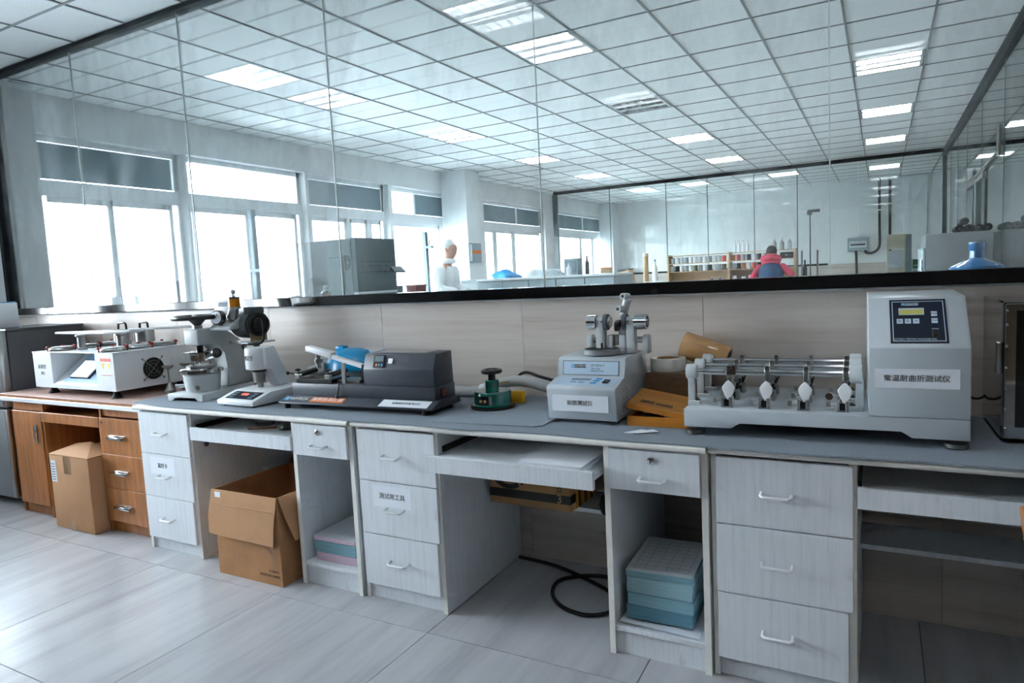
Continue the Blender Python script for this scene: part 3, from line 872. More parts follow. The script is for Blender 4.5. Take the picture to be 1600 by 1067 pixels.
text('lettering', '3', 'kraft', 0.05, (0.326, -0.0014, 0.048), parent=sb)
bk = B().lathe([(0.002, 0), (0.07, 0.002), (0.078, 0.03), (0.07, 0.06), (0.02, 0.075), (0.02, 0.085)], (0, 0, 0), n=28).done('cable_reel', 'black_rubber')
bk.location = (X2 + 0.985, 2.47, 0.3555); tag(bk, 'round black cable reel on the knee shelf beside the courier carton', 'cable reel')
def cable(name, label, pts, r, mat='black_rubber', cat='cable', sm=6):
    return tag(B().tube(pts, r, 8, sm).done(name, mat), label, cat)
kx = X2 + 0.41
cable('power_cable', 'black cable looped on the floor under the middle white desk',
      [(X2 + 0.42, 2.66, 0.008), (X2 + 0.60, 2.64, 0.008), (X2 + 0.80, 2.56, 0.008), (X2 + 0.98, 2.45, 0.008), (X2 + 1.00, 2.36, 0.008), (X2 + 0.92, 2.28, 0.008), (X2 + 0.80, 2.30, 0.008), (X2 + 0.71, 2.40, 0.008), (X2 + 0.70, 2.52, 0.009), (X2 + 0.82, 2.60, 0.012), (X2 + 0.95, 2.58, 0.014), (X2 + 1.06, 2.47, 0.012)], 0.008)
cable('reel_cable', 'thin black cable hanging from the knee shelf under the middle desk', [(X2 + 0.965, 2.46, 0.337), (X2 + 0.968, 2.452, 0.25), (X2 + 1.0, 2.46, 0.13), (X2 + 1.05, 2.44, 0.03), (X2 + 1.055, 2.40, 0.006)], 0.0055)
# tray of the left desk: two petri dishes and a wooden stick
tz = 0.6408
def dish(x, y, lab):
    d = thing('petri_dish', lab, 'dish', (x, y, tz), 0, 'petri dishes on the tray')
    B().lathe([(0.0, 0.0), (0.046, 0), (0.048, 0.016), (0.0465, 0.016), (0.0445, 0.002), (0.0, 0.002)], n=30).done('dish', 'clear_glass', d)
    B().lathe([(0.0495, 0.008), (0.051, 0.022), (0.0, 0.023), (0.0, 0.021), (0.0495, 0.0205), (0.0485, 0.008)], n=30, cap0=False, cap1=False).done('lid', 'clear_glass', d)
    B().torus((0, 0, 0.0225), 0.049, 0.0018).done('rim', 'chrome', d)
dish(X1 + 0.66, 2.30, 'left petri dish on the tray of the left white desk')
dish(X1 + 0.86, 2.26, 'right petri dish on the tray of the left white desk')
pm('stick_wood', (150, 100, 66), 0.6)
tag(B().prism([(X1 + 0.66, 2.19), (X1 + 0.68, 2.178), (X1 + 0.80, 2.235), (X1 + 0.80, 2.252)], 'z', tz, tz + 0.008, 0.002).done('wooden_stick', 'stick_wood'), 'flat brown wooden stick between the petri dishes', 'stick')
# ================================================================ MACHINES ON THE DESKS
pm('cast_grey', (196, 202, 204), 0.42, var=0.04, sc=5)
pm('enamel_grey', (190, 199, 206), 0.35, var=0.02, sc=4)
pm('enamel_side', (190, 199, 206), 0.4, var=0.02, sc=4)
pm('enamel_white', (222, 226, 230), 0.35, var=0.02, sc=4)
pm('dark_enamel', (62, 68, 78), 0.4, var=0.06, sc=40, bmp=0.04)
pm('navy_panel', (8, 26, 46), 0.5, var=0.05, spec=0.25)
pm('logo_blue', (60, 150, 205), 0.4, var=0.0)
pm('panel_blue', (140, 172, 205), 0.45, var=0.05)
pm('panel_pale', (186, 206, 224), 0.4, var=0.02)
pm('lcd_yellow', (196, 190, 96), 0.3, var=0.03)
pm('lcd_grey', (104, 120, 132), 0.3, var=0.03)
pm('red_plastic', (150, 34, 34), 0.4)
pm('warn_red', (205, 70, 50), 0.5); pm('warn_yellow', (225, 180, 60), 0.5)
pm('orange_label', (228, 120, 40), 0.5, var=0.02)
pm('wheel_grey', (76, 86, 92), 0.7)
pm('green_enamel', (8, 98, 84), 0.18, var=0.04, coat=0.5)
pm('yellow_plastic', (214, 158, 30), 0.4)
pm('vacuum_blue', (18, 150, 205), 0.25, var=0.03)
pm('hose_grey', (186, 188, 188), 0.5)
pm('amber_oil', (190, 120, 30), 0.15)
pm('motor_grey', (78, 86, 86), 0.45, var=0.08)
pm('brass_tan', (178, 148, 108), 0.5)
pm('box_wood', (196, 124, 36), 0.4, var=0.14, sc=6, scale=(0.6, 5, 5))
pm('lid_wood', (190, 128, 58), 0.5, var=0.14, sc=5, scale=(0.6, 5, 5))
pm('tape_tan', (214, 168, 112), 0.2, var=0.03, coat=0.3)
pm('tape_white', (226, 226, 220), 0.3, var=0.02)
pm('brown_film', (112, 84, 62), 0.18, var=0.2, sc=7, scale=(1, 1, 5), coat=0.4)
pm('cloth_white', (240, 242, 244), 0.9, var=0.02)
emit('led_red', (0.9, 0.08, 0.05, 1), 1.2)
emit('touch_screen', (0.85, 0.95, 1.0, 1), 0.55)

def rot_T(ang, axis, c=(0, 0, 0)):
    return Matrix.Translation(c) @ Matrix.Rotation(ang, 4, axis) @ Matrix.Translation(-Vector(c))
def screw(par, x, y, z, r=0.004, axis=(0, -1, 0), mat='chrome', nm='screw'):
    return B().lathe([(r, 0), (r, 0.002), (r * 0.6, 0.003)], (x, y, z), axis, 10).done(nm, mat, par)
def logo(par, x, y, z, h, mat='ink_white', back=None, u=(1, 0, 0), v=(0, 0, 1)):
    # small square emblem followed by the maker's name; x = left end, in plane (u, v)
    u, v = Vector(u).normalized(), Vector(v).normalized(); n = u.cross(v); o = Vector((x, y, z)) + n * 0.0006
    b = B()
    for s0, s1, t0, t1 in ((0, 1.0, -0.5, 0.5),):
        P = [o + u * (s0 * h) + v * (t0 * h), o + u * (s1 * h) + v * (t0 * h), o + u * (s1 * h) + v * (t1 * h), o + u * (s0 * h) + v * (t1 * h)]
        b.rings([[p for p in P], [p + n * 0.0005 for p in P]])
    e = b.done('emblem', 'logo_blue', par)
    if back:
        P = [o + u * (1.05 * h) + v * (-0.5 * h), o + u * (4.6 * h) + v * (-0.5 * h), o + u * (4.6 * h) + v * (0.5 * h), o + u * (1.05 * h) + v * (0.5 * h)]
        B().rings([[p for p in P], [p + n * 0.0004 for p in P]]).done('name_plate', back, par)
    text('emblem_letter', 'G', 'ink_white', h * 0.9, o + u * (0.5 * h) + n * 0.0008, u, v, e)
    text('lettering', 'GOTECH', mat, h * 0.85, o + u * (2.82 * h) + n * 0.0008, u, v, par, wide=1.0)

# ---------------------------------------------------------------- 1 flexing tester
ft = thing('flexing_tester', 'long grey flexing tester with rows of clamps and a control box', 'testing machine', (-0.568, 2.186, MZ), 0.03)
Wd, Dp = 0.786, 0.46
zb0, zb1 = 0.028, 0.086
prof = [(0, zb0), (0.148, zb0), (0.175, zb0 + 0.020), (0.62, zb0 + 0.020), (0.645, zb0), (Wd, zb0), (Wd, zb1), (0, zb1)]
base = B().prism(prof, 'y', 0, Dp, 0.002, 2).done('base', 'enamel_grey', ft)
for x, y in ((0.03, 0.035), (Wd - 0.03, 0.035), (0.03, Dp - 0.04), (Wd - 0.03, Dp - 0.04)):
    f = B().lathe([(0.026, 0), (0.031, 0.003), (0.031, 0.014), (0.024, 0.018), (0.009, 0.019), (0.009, 0.03)], (x, y, 0), n=26).done('foot', 'dull_steel', ft)
bx0 = 0.537
pf = [(0.0, zb1 + 0.0015), (0.0, 0.288), (0.135, 0.425), (0.42, 0.432), (0.42, zb1 + 0.0015)]
cb = B().prism(pf, 'x', bx0, Wd, 0.003, 2).done('control_box', 'enamel_grey', ft)
# sloping control panel
sl = Vector((0, 0.135, 0.137)); v_ = sl.normalized(); u_ = Vector((1, 0, 0)); n_ = u_.cross(v_)
def on_panel(x, t, lift=0.0):
    return Vector((x, 0.0, 0.288)) + v_ * t + n_ * lift
def pquad(par, x0, x1, t0, t1, nm, mat, lift0, lift1):
    A = [on_panel(x0, t0, lift0), on_panel(x1, t0, lift0), on_panel(x1, t1, lift0), on_panel(x0, t1, lift0)]
    C = [p + n_ * (lift1 - lift0) for p in A]
    return B().rings([A, C]).done(nm, mat, par)
pan = pquad(cb, bx0 + 0.056, bx0 + 0.198, 0.016, 0.180, 'control_panel', 'navy_panel', 0.0, 0.002)
fx0, fx1, ft0, ft1 = bx0 + 0.062, bx0 + 0.192, 0.022, 0.173
for a in ((fx0, fx1, ft0, ft0 + 0.0025), (fx0, fx1, ft1 - 0.0025, ft1), (fx0, fx0 + 0.002, ft0, ft1), (fx1 - 0.002, fx1, ft0, ft1)):
    pquad(pan, *a, 'frame_line', 'panel_pale', 0.002, 0.0024)
logo(pan, *on_panel(bx0 + 0.086, 0.161, 0.002), 0.0095, back='panel_pale', mat='navy_panel', u=u_, v=v_)
sc_ = pquad(pan, bx0 + 0.079, bx0 + 0.143, 0.120, 0.146, 'display_bezel', 'panel_pale', 0.002, 0.003)
pquad(sc_, bx0 + 0.081, bx0 + 0.140, 0.122, 0.141, 'display', 'lcd_yellow', 0.003, 0.0034)
for k in range(3): 
    kb = pquad(pan, bx0 + 0.073 + 0.0205 * k, bx0 + 0.089 + 0.0205 * k, 0.087, 0.105, 'key', 'panel_pale', 0.002, 0.0035)
    text('lettering', ['fn', '↻', '⇨'][k], 'navy_panel', 0.009, on_panel(bx0 + 0.081 + 0.0205 * k, 0.096, 0.0038), u_, v_, kb)
for k, t_ in enumerate((0.088, 0.114)):
    kb = pquad(pan, bx0 + 0.160, bx0 + 0.175, t_, t_ + 0.018, 'key', 'panel_pale', 0.002, 0.0035)
    text('lettering', ['STOP', 'START'][k], 'navy_panel', 0.005, on_panel(bx0 + 0.1675, t_ + 0.009, 0.0038), u_, v_, kb)
sw = pquad(pan, bx0 + 0.159, bx0 + 0.176, 0.036, 0.060, 'switch_bezel', 'black_plastic', 0.002, 0.004)
pquad(sw, bx0 + 0.162, bx0 + 0.173, 0.040, 0.056, 'rocker', 'black_rubber', 0.004, 0.0065)
text('lettering', 'POWER', 'panel_pale', 0.005, on_panel(bx0 + 0.1675, 0.067, 0.0024), u_, v_, pan)
text('lettering', 'GOTECH TESTING MACHINES INC.', 'panel_pale', 0.0068, on_panel(bx0 + 0.117, 0.030, 0.0024), u_, v_, pan)
label_plate(cb, bx0 + 0.015, bx0 + 0.223, 0.172, 0.228, 0.0, '常温耐曲折测试仪', 0.0205)
# rods, brackets and clamps: three rows
rz_ = 0.198
clampx = [0.128, 0.243, 0.357, 0.468]
shared = {}
def clamp_set(par, x, y, z0, cloth=True, knob=False):
    lo = B()
    lo.box(-0.018, -0.009, -0.018, 0.018, 0, 0.034, 0.001).box(0.007, 0.018, -0.018, 0.018, 0, 0.034, 0.001).box(-0.018, 0.018, -0.018, 0.018, 0, 0.004)
    if 'lo' not in shared:
        o = lo.done('lower_clamp', 'steel', par, loc=(x, y, z0)); shared['lo'] = o.data
        g_ = B().box(-0.009, 0.007, -0.012, 0.014, 0.004, 0.026).done('clamp_jaw', 'black_plastic', o); shared['jaw'] = g_.data
        k_ = B().cyl((-0.018, 0, 0.02), (-0.034, 0, 0.02), 0.003, n=8).box(-0.046, -0.033, -0.002, 0.002, 0.012, 0.028, 0.0015).done('wing_screw', 'steel', o); shared['wing'] = k_.data
    else:
        lo.bm.free()
        o = link('lower_clamp', shared['lo'], par, (x, y, z0)); link('clamp_jaw', shared['jaw'], o); link('wing_screw', shared['wing'], o)
def upper_clamp(par, x, y, zr):
    if 'up' not in shared:
        o = B().box(-0.008, 0.008, -0.013, -0.004, -0.02, 0.022, 0.0015).box(-0.008, 0.008, -0.013, 0.013, 0.012, 0.022, 0.0015).box(-0.006, 0.006, -0.012, -0.006, -0.058, -0.02, 0.001).done('upper_clamp', 'steel', par, loc=(x, y, zr)); shared['up'] = o.data
        s_ = B().lathe([(0.007, 0), (0.007, 0.004), (0.0035, 0.004), (0.0035, 0.002)], (0, -0.013, 0.016), (0, -1, 0), 12).done('clamp_bolt', 'dull_steel', o); shared['bolt'] = s_.data
    else:
        o = link('upper_clamp', shared['up'], par, (x, y, zr)); link('clamp_bolt', shared['bolt'], o)
def cloth_cone(par, x, y, z0):
    # folded specimen: a pointed teardrop pinched at both ends
    rs = []
    for t_ in [0, .12, .3, .5, .68, .82, .93, 1.0]:
        h = z0 + 0.012 + 0.072 * t_
        wv = 0.002 + 0.0185 * (math.sin(min(1, t_ / 0.72) * PI / 2) ** 1.4 if t_ < 0.72 else max(0.0, (1 - (t_ - 0.72) / 0.28)) ** 0.8)
        dv = 0.35 * wv + 0.001
        rs.append([(x + wv * math.cos(2 * PI * j / 12), y + dv * math.sin(2 * PI * j / 12) * (1 + 0.4 * math.cos(4 * PI * j / 12)), h) for j in range(12)])
    return B().rings(rs).done('specimen', 'cloth_white', par)
for r, yy in enumerate((0.085, 0.225, 0.365)):
    rod = B().cyl((0.02, yy, rz_), (bx0 - 0.02, yy, rz_), 0.0105, n=16).done('rod', 'chrome', ft)
    for xx, sgn in ((0.012, 1), (bx0 - 0.022, -1)):
        br = B()
        br.lathe([(0.024, 0), (0.025, 0.003), (0.025, 0.03), (0.022, 0.034)] if sgn > 0 else [(0.026, -0.012), (0.028, -0.008), (0.028, 0.022)], (xx - 0.017, yy, rz_), (1, 0, 0), 22)
        br.box(xx - 0.013, xx + 0.010, yy - 0.009, yy + 0.009, zb1 + 0.003, rz_ - 0.01, 0.002)
        fx = (xx - 0.013, xx + 0.026) if sgn > 0 else (xx - 0.034, xx + 0.010)
        br.box(fx[0], fx[1], yy - 0.016, yy + 0.016, zb1, zb1 + 0.014, 0.002)
        bo = br.done('rod_bracket', 'cast_grey', ft)
        B().lathe([(0.010, 0), (0.010, 0.004), (0.006, 0.004), (0.006, 0.008)], (xx + (0.016 if sgn > 0 else -0.022), yy, zb1 + 0.014), n=6).done('bolt', 'dull_steel', bo)
    for i, cx in enumerate(clampx):
        clamp_set(ft, cx, yy - 0.02, zb1)
        upper_clamp(ft, cx + 0.008, yy, rz_)
        if r == 0:
            cloth_cone(ft, cx + 0.006, yy - 0.030, zb1 + 0.004)
        else:
            B().cyl((cx + 0.004, yy - 0.008, rz_ - 0.05), (cx, yy - 0.014, zb1 + 0.03), 0.003, n=8).done('specimen_pin', 'chrome', ft)
            B().prism([(cx - 0.002, rz_ - 0.045), (cx + 0.022, rz_ - 0.045), (cx + 0.008, zb1 + 0.03), (cx, zb1 + 0.03)], 'y', yy + 0.002, yy + 0.006).done('leather_strip', 'black_plastic', ft)
pm('dark_brown', (48, 34, 30), 0.5)
B().box(clampx[0] - 0.004, clampx[0] + 0.026, 0.068, 0.105, rz_ - 0.008, rz_ + 0.022, 0.003).done('rod_stop', 'dark_brown', ft)
B().lathe([(0.011, 0), (0.011, 0.004)], (clampx[3] - 0.038, 0.06, zb1 + 0.045), (0.2, -1, 0.1), 12).cyl((clampx[3] - 0.034, 0.062, zb1 + 0.045), (clampx[3] - 0.012, 0.065, zb1 + 0.045), 0.003, n=8).done('thumb_screw', 'chrome', ft)

# ---------------------------------------------------------------- 2 abrasion tester
ta = thing('abrasion_tester', 'pale grey abrasion tester with turntable and twin weighted arms', 'testing machine', (-1.088, 2.232, MZ))
wT = 0.268
pf = [(0.012, 0.014), (0.0, 0.128), (0.006, 0.138), (0.105, 0.158), (0.118, 0.222), (0.130, 0.230), (0.345, 0.232), (0.40, 0.09), (0.385, 0.014)]
tb = B().prism(pf, 'x', 0, wT, 0.004, 2).done('housing', 'enamel_grey', ta)
for x, y in ((0.02, 0.04), (wT - 0.02, 0.04), (0.02, 0.34), (wT - 0.02, 0.34)):
    B().lathe([(0.013, 0), (0.015, 0.003), (0.012, 0.006), (0.005, 0.007), (0.005, 0.016)], (x, y, 0), n=18).done('foot', 'chrome', ta)
label_plate(tb, 0.022, 0.240, 0.046, 0.108, 0.0035, '耐磨测试仪', 0.020, th=0.0012)
v1 = Vector((0, 0.013, 0.064)).normalized(); u1 = Vector((1, 0, 0)); n1 = u1.cross(v1)
def tq(par, o, u, v, x0, x1, t0, t1, nm, mat, l0, l1):
    n = u.cross(v); o = Vector(o)
    A = [o + u * x0 + v * t0 + n * l0, o + u * x1 + v * t0 + n * l0, o + u * x1 + v * t1 + n * l0, o + u * x0 + v * t1 + n * l0]
    return B().rings([A, [p + n * (l1 - l0) for p in A]]).done(nm, mat, par)
oP = (0, 0.105, 0.158)
pl = tq(tb, oP, u1, v1, 0.022, wT - 0.022, 0.006, 0.060, 'badge_border', 'wheel_grey', 0.0, 0.0012)
tq(pl, oP, u1, v1, 0.0245, wT - 0.0245, 0.0082, 0.0578, 'badge', 'panel_pale', 0.0012, 0.0016)
P0 = Vector(oP) + u1 * 0.058 + v1 * 0.040 + n1 * 0.0016
logo(pl, *P0, 0.0125, back='navy_panel', u=u1, v=v1)
for s_, t_, z_, w_ in (('GT-7012-T', 0.043, 0.0105, 1.1), ('Taber Type', 0.031, 0.0072, 1.1), ('Abrasion Tester', 0.0225, 0.0072, 1.1)):
    text('lettering', s_, 'ink', z_, Vector(oP) + u1 * 0.136 + v1 * t_ + n1 * 0.002, u1, v1, pl, align='LEFT', wide=w_)
v2 = Vector((0, 0.099, 0.020)).normalized(); o2 = (0, 0.006, 0.138)
cp = tq(tb, o2, u1, v2, 0.014, wT - 0.014, 0.008, 0.092, 'keypad', 'panel_pale', 0.0, 0.0012)
tq(cp, o2, u1, v2, 0.072, 0.150, 0.062, 0.080, 'display', 'lcd_grey', 0.0012, 0.0016)
for k in range(3): tq(cp, o2, u1, v2, 0.158 + 0.004 * k, 0.182 + 0.004 * k, 0.030 + 0.022 * k, 0.044 + 0.022 * k, 'key', 'logo_blue', 0.0012, 0.0022)
for k in range(2): tq(cp, o2, u1, v2, 0.078 + 0.032 * k, 0.100 + 0.032 * k, 0.036, 0.048, 'key', 'panel_blue', 0.0012, 0.0022)
tq(cp, o2, u1, v2, 0.205, 0.226, 0.036, 0.066, 'power_switch', 'black_plastic', 0.0012, 0.006)
# side note sheet
b = B().quad((wT + 0.0008, 0.06, 0.03), (wT + 0.0008, 0.17, 0.03), (wT + 0.0008, 0.16, 0.13), (wT + 0.0008, 0.045, 0.13)); b.done('notice_sheet', 'paper_pale', tb)
b = B()
for k in range(9): b.box(wT + 0.0009, wT + 0.0013, 0.065, 0.150 - 0.01 * (k % 3), 0.040 + 0.010 * k, 0.0425 + 0.010 * k)
o = b.done('notice_lines', 'ink_grey', tb); o['kind'] = 'stuff'
tt = B().lathe([(0.072, 0), (0.074, 0.004), (0.074, 0.018), (0.070, 0.021), (0.066, 0.021), (0.066, 0.018)], (0.148, 0.200, 0.234), n=40).done('turntable', 'steel', ta)
B().lathe([(0.0655, 0.0175), (0.0655, 0.019)], (0.148, 0.200, 0.234), n=32).done('turntable_pad', 'black_rubber', tt)
B().cyl((0.148, 0.200, 0.25), (0.148, 0.200, 0.275), 0.004, n=10).done('centre_pin', 'black_plastic', tt)
B().box(0.222, 0.246, 0.185, 0.21, 0.236, 0.252, 0.003).done('turntable_clip', 'steel', tt)
# arms
for sx_, xa in ((-1, 0.132), (1, 0.254)):
    arm = B().prism([(0.225, 0.232), (0.258, 0.232), (0.262, 0.36), (0.255, 0.372), (0.232, 0.372), (0.222, 0.36)], 'x', xa - 0.016, xa + 0.016, 0.003, 2).done('wheel_arm', 'cast_grey', ta)
    screw(arm, xa - sx_ * 0.008, 0.222, 0.355, 0.003, mat='ink')
    if sx_ < 0:
        B().cyl((xa - 0.016, 0.242, 0.352), (xa - 0.052, 0.242, 0.352), 0.029, n=26).done('weight', 'chrome', arm)
        B().cyl((xa + 0.016, 0.242, 0.352), (xa + 0.030, 0.242, 0.352), 0.031, n=26).done('grinding_wheel', 'wheel_grey', arm)
        B().cyl((xa + 0.030, 0.242, 0.352), (xa + 0.040, 0.242, 0.352), 0.022, n=22).done('wheel_nut', 'steel', arm)
    else:
        wgt = B().lathe([(0.029, 0), (0.029, 0.046), (0.022, 0.046), (0.022, 0.030)], (xa + 0.016, 0.242, 0.352), (1, 0, 0), 26).done('weight', 'chrome', arm)
        B().cyl((xa - 0.016, 0.242, 0.352), (xa - 0.030, 0.242, 0.352), 0.031, n=26).done('grinding_wheel', 'wheel_grey', arm)
    xb = xa + sx_ * 0.052
    B().prism([(0.235, 0.231), (0.29, 0.231), (0.285, 0.29), (0.272, 0.302), (0.252, 0.302), (0.240, 0.29)], 'x', xb - 0.011, xb + 0.011, 0.003, 2).done('arm_bracket', 'cast_grey', ta)
    B().cyl((min(xa, xb), 0.26, 0.282), (max(xa, xb), 0.26, 0.282), 0.012, n=16).done('pivot', 'cast_grey', ta)
    xi = 0.192 - sx_ * -0.024
    B().box(xi - 0.012, xi + 0.012, 0.235, 0.275, 0.231, 0.302, 0.004, 2).done('inner_bracket', 'cast_grey', ta)
B().box(0.182, 0.203, 0.236, 0.27, 0.262, 0.302, 0.002).done('link_block', 'steel', ta)
# suction arm
va = B().tube([(0.205, 0.275, 0.300), (0.208, 0.272, 0.345), (0.222, 0.266, 0.40), (0.236, 0.262, 0.44)], 0.015, 14, 5).done('suction_arm', 'cast_grey', ta)
B().cyl((0.234, 0.272, 0.448), (0.226, 0.232, 0.450), 0.0125, n=16).done('nozzle', 'cast_grey', va)
B().cyl((0.2262, 0.2325, 0.450), (0.2258, 0.2305, 0.4501), 0.006, n=12).done('nozzle_hole', 'ink', va)
B().cyl((0.216, 0.275, 0.400), (0.208, 0.225, 0.402), 0.013, n=16).done('nozzle', 'cast_grey', va)
B().cyl((0.2082, 0.2255, 0.402), (0.2078, 0.2235, 0.4021), 0.0062, n=12).done('nozzle_hole', 'ink', va)
B().prism([(0.225, 0.315), (0.262, 0.345), (0.255, 0.362), (0.225, 0.35)], 'x', 0.188, 0.212, 0.006, 2).done('suction_foot', 'black_plastic', va)
B().lathe([(0.016, 0), (0.016, 0.004), (0.010, 0.006)], (wT, 0.20, 0.055), (1, 0, 0), 18).done('side_cap', 'panel_blue', tb)

# ---------------------------------------------------------------- 3 rubbing tester (dark)
ck = thing('rubbing_tester', 'long charcoal rubbing tester with white arm and orange strip', 'testing machine', (-2.405, 2.172, MZ), 0.035)
cw, cd = 0.80, 0.215
B().prism([(0.0, 0.022), (0.0, 0.030), (0.055, 0.052), (cd, 0.052), (cd + 0.01, 0.03), (cd + 0.01, 0.022)], 'x', -0.015, cw + 0.02, 0.002, 2).done('base_plate', 'dark_enamel', ck)
for x, y in ((0.02, 0.02), (cw - 0.03, 0.02), (0.02, cd - 0.02), (cw - 0.02, cd - 0.02)):
    B().cyl((x, y, 0), (x, y, 0.024), 0.013, n=16).done('foot', 'black_rubber', ck)
vs = Vector((0, 0.055, 0.022)).normalized()
oS = (0, 0.0, 0.030)
logo(ck, *(Vector(oS) + vs * 0.031), 0.030, u=u1, v=vs)
ol = tq(ck, oS, u1, vs, 0.155, 0.345, 0.012, 0.050, 'orange_strip', 'orange_label', 0.0, 0.0008)
text('lettering', '高铁检测仪器', 'ink_white', 0.028, Vector(oS) + u1 * 0.25 + vs * 0.031 + u1.cross(vs) * 0.0012, u1, vs, ol, wide=1.05)
wl_ = tq(ck, oS, u1, vs, 0.545, cw - 0.01, 0.004, 0.055, 'paper_label', 'paper_white', 0.0, 0.001)
text('lettering', '耐摩擦色牢度测试仪', 'ink_grey', 0.016, Vector(oS) + u1 * 0.675 + vs * 0.03 + u1.cross(vs) * 0.0014, u1, vs, wl_)
body = B().box(0.02, cw, 0.058, cd, 0.053, 0.108, 0.002, 2).done('body', 'dark_enamel', ck)
bxo = B().prism([(0.062, 0.1085), (0.062, 0.178), (0.085, 0.243), (cd - 0.005, 0.246), (cd, 0.1085)], 'x', 0.435, cw - 0.004, 0.003, 2).done('motor_box', 'dark_enamel', ck)
B().box(0.48, cw - 0.06, 0.10, cd - 0.03, 0.2455, 0.2475).done('top_plate', 'steel', bxo)
vb = Vector((0, 0.023, 0.065)).normalized(); oB = (0, 0.062, 0.178)
ct = tq(bxo, oB, u1, vb, 0.490, 0.545, 0.008, 0.062, 'counter', 'black_plastic', 0.0, 0.006)
tq(ct, oB, u1, vb, 0.495, 0.54, 0.034, 0.058, 'counter_display', 'lcd_grey', 0.006, 0.0066)
for k in range(3): tq(ct, oB, u1, vb, 0.503 + 0.014 * k, 0.512 + 0.014 * k, 0.014, 0.024, 'counter_key', 'logo_blue' if k else 'orange_label', 0.006, 0.0072)
tq(bxo, oB, u1, vb, 0.566, 0.588, 0.026, 0.048, 'button', 'white_plastic', 0.0, 0.006)
sw = B().box(cw, cw + 0.005, 0.10, 0.13, 0.058, 0.098, 0.001).done('power_switch', 'black_plastic', body)
B().box(cw + 0.005, cw + 0.008, 0.105, 0.125, 0.064, 0.092, 0.001).done('rocker', 'red_plastic', sw)
# arm and finger
am = B().box(-0.0, 0.42, -0.013, 0.013, -0.008, 0.010, 0.002, T=Matrix.Translation((0.075, 0.155, 0.245)) @ Matrix.Rotation(0.235, 4, 'Y')).done('rubbing_arm', 'white_plastic', ck)
B().box(-0.035, 0.12, -0.019, 0.019, -0.010, 0.016, 0.003, 2, T=Matrix.Translation((0.075, 0.155, 0.249)) @ Matrix.Rotation(0.20, 4, 'Y')).done('arm_weight', 'white_plastic', am)
B().cyl((0.10, 0.155, 0.235), (0.10, 0.155, 0.165), 0.011, n=14).cyl((0.10, 0.155, 0.21), (0.10, 0.155, 0.19), 0.020, n=16).done('rubbing_finger', 'steel', am)
B().cyl((0.455, 0.135, 0.155), (0.455, 0.175, 0.155), 0.030, n=20).done('crank_disc', 'steel', ck)
# sample bed with clamping screws
bed = B().box(0.03, 0.24, 0.075, 0.205, 0.1085, 0.126, 0.002).done('sample_bed', 'black_plastic', ck)
for x in (0.035, 0.215):
    B().cyl((x, 0.085, 0.143), (x, 0.205, 0.150), 0.012, n=14).done('clamp_bar', 'black_plastic', bed)
    B().cyl((x, 0.085, 0.126), (x, 0.085, 0.165), 0.005, n=10).done('clamp_stud', 'chrome', bed)
    B().lathe([(0.004, 0), (0.013, 0.003), (0.013, 0.009), (0.006, 0.012)], (x, 0.085, 0.160), n=14).done('clamp_knob', 'black_plastic', bed)
    B().box(x - 0.015, x + 0.015, 0.075, 0.095, 0.126, 0.146, 0.002).done('clamp_block', 'steel', bed)
B().cyl((0.012, 0.085, 0.148), (-0.02, 0.08, 0.150), 0.003, n=8).ball((-0.024, 0.08, 0.150), 0.009, 12, 8).done('side_knob', 'black_plastic', bed)
B().box(0.288, 0.308, 0.09, 0.10, 0.1085, 0.20, 0.001).done('guide_plate', 'steel', ck)
B().tube([(0.30, 0.055, 0.115), (0.303, 0.048, 0.10), (0.296, 0.044, 0.06)], 0.004, 8).ball((0.295, 0.044, 0.056), 0.009, 12, 8).done('lever', 'black_plastic', ck)
B().prism([(0.37, 0.109), (0.40, 0.109), (0.392, 0.19), (0.378, 0.19)], 'y', 0.12, 0.135, 0.002).done('stand', 'black_plastic', ck)
B().box(0.25, 0.38, 0.10, 0.19, 0.1085, 0.122, 0.002).done('carriage', 'dull_steel', ck)

# ---------------------------------------------------------------- 4 blue vacuum with its hose
vc = thing('vacuum_cleaner', 'blue and grey vacuum cleaner behind the charcoal rubbing tester', 'vacuum cleaner', (-2.33, 2.575, MZ))
B().lathe([(0.10, 0.0), (0.118, 0.02), (0.122, 0.11), (0.118, 0.13)], n=28).done('drum', 'hose_grey', vc)
rs = []
for i in range(9):
    t = i / 8 * PI / 2
    rs.append([(0.155 * math.cos(t) * math.cos(a) + 0.01 + 0.002, 0.118 * math.cos(t) * math.sin(a), 0.13 + 0.105 * math.sin(t)) if math.cos(t) > 0.01 else (0.012 + 0.004 * math.cos(a), 0.004 * math.sin(a), 0.235) for a in [2 * PI * j / 28 for j in range(28)]])
B().rings(rs).done('blue_cover', 'vacuum_blue', vc)
B().box(-0.085, -0.03, -0.02, 0.02, 0.215, 0.242, 0.006, 2).done('switch', 'vacuum_blue', vc)
B().cyl((-0.09, -0.09, 0.14), (-0.16, -0.125, 0.125), 0.030, n=18).done('inlet', 'hose_grey', vc)
tag(B().tube([(-2.20, 2.66, 0.80), (-2.0, 2.672, 0.79), (-1.83, 2.66, 0.782), (-1.70, 2.63, 0.782), (-1.58, 2.615, 0.798), (-1.46, 2.60, 0.838), (-1.36, 2.59, 0.845), (-1.25, 2.61, 0.818), (-1.14, 2.66, 0.795), (-1.05, 2.682, 0.79)], 0.024, 14, 8).done('vacuum_hose', 'hose_grey'), 'grey corrugated hose lying along the wall toward the abrasion tester', 'hose')
o = B().cyl((-1.60, 2.617, 0.795), (-1.565, 2.613, 0.803), 0.027, n=18).done('hose_coupling', 'white_plastic', bpy.data.objects['vacuum_hose'])
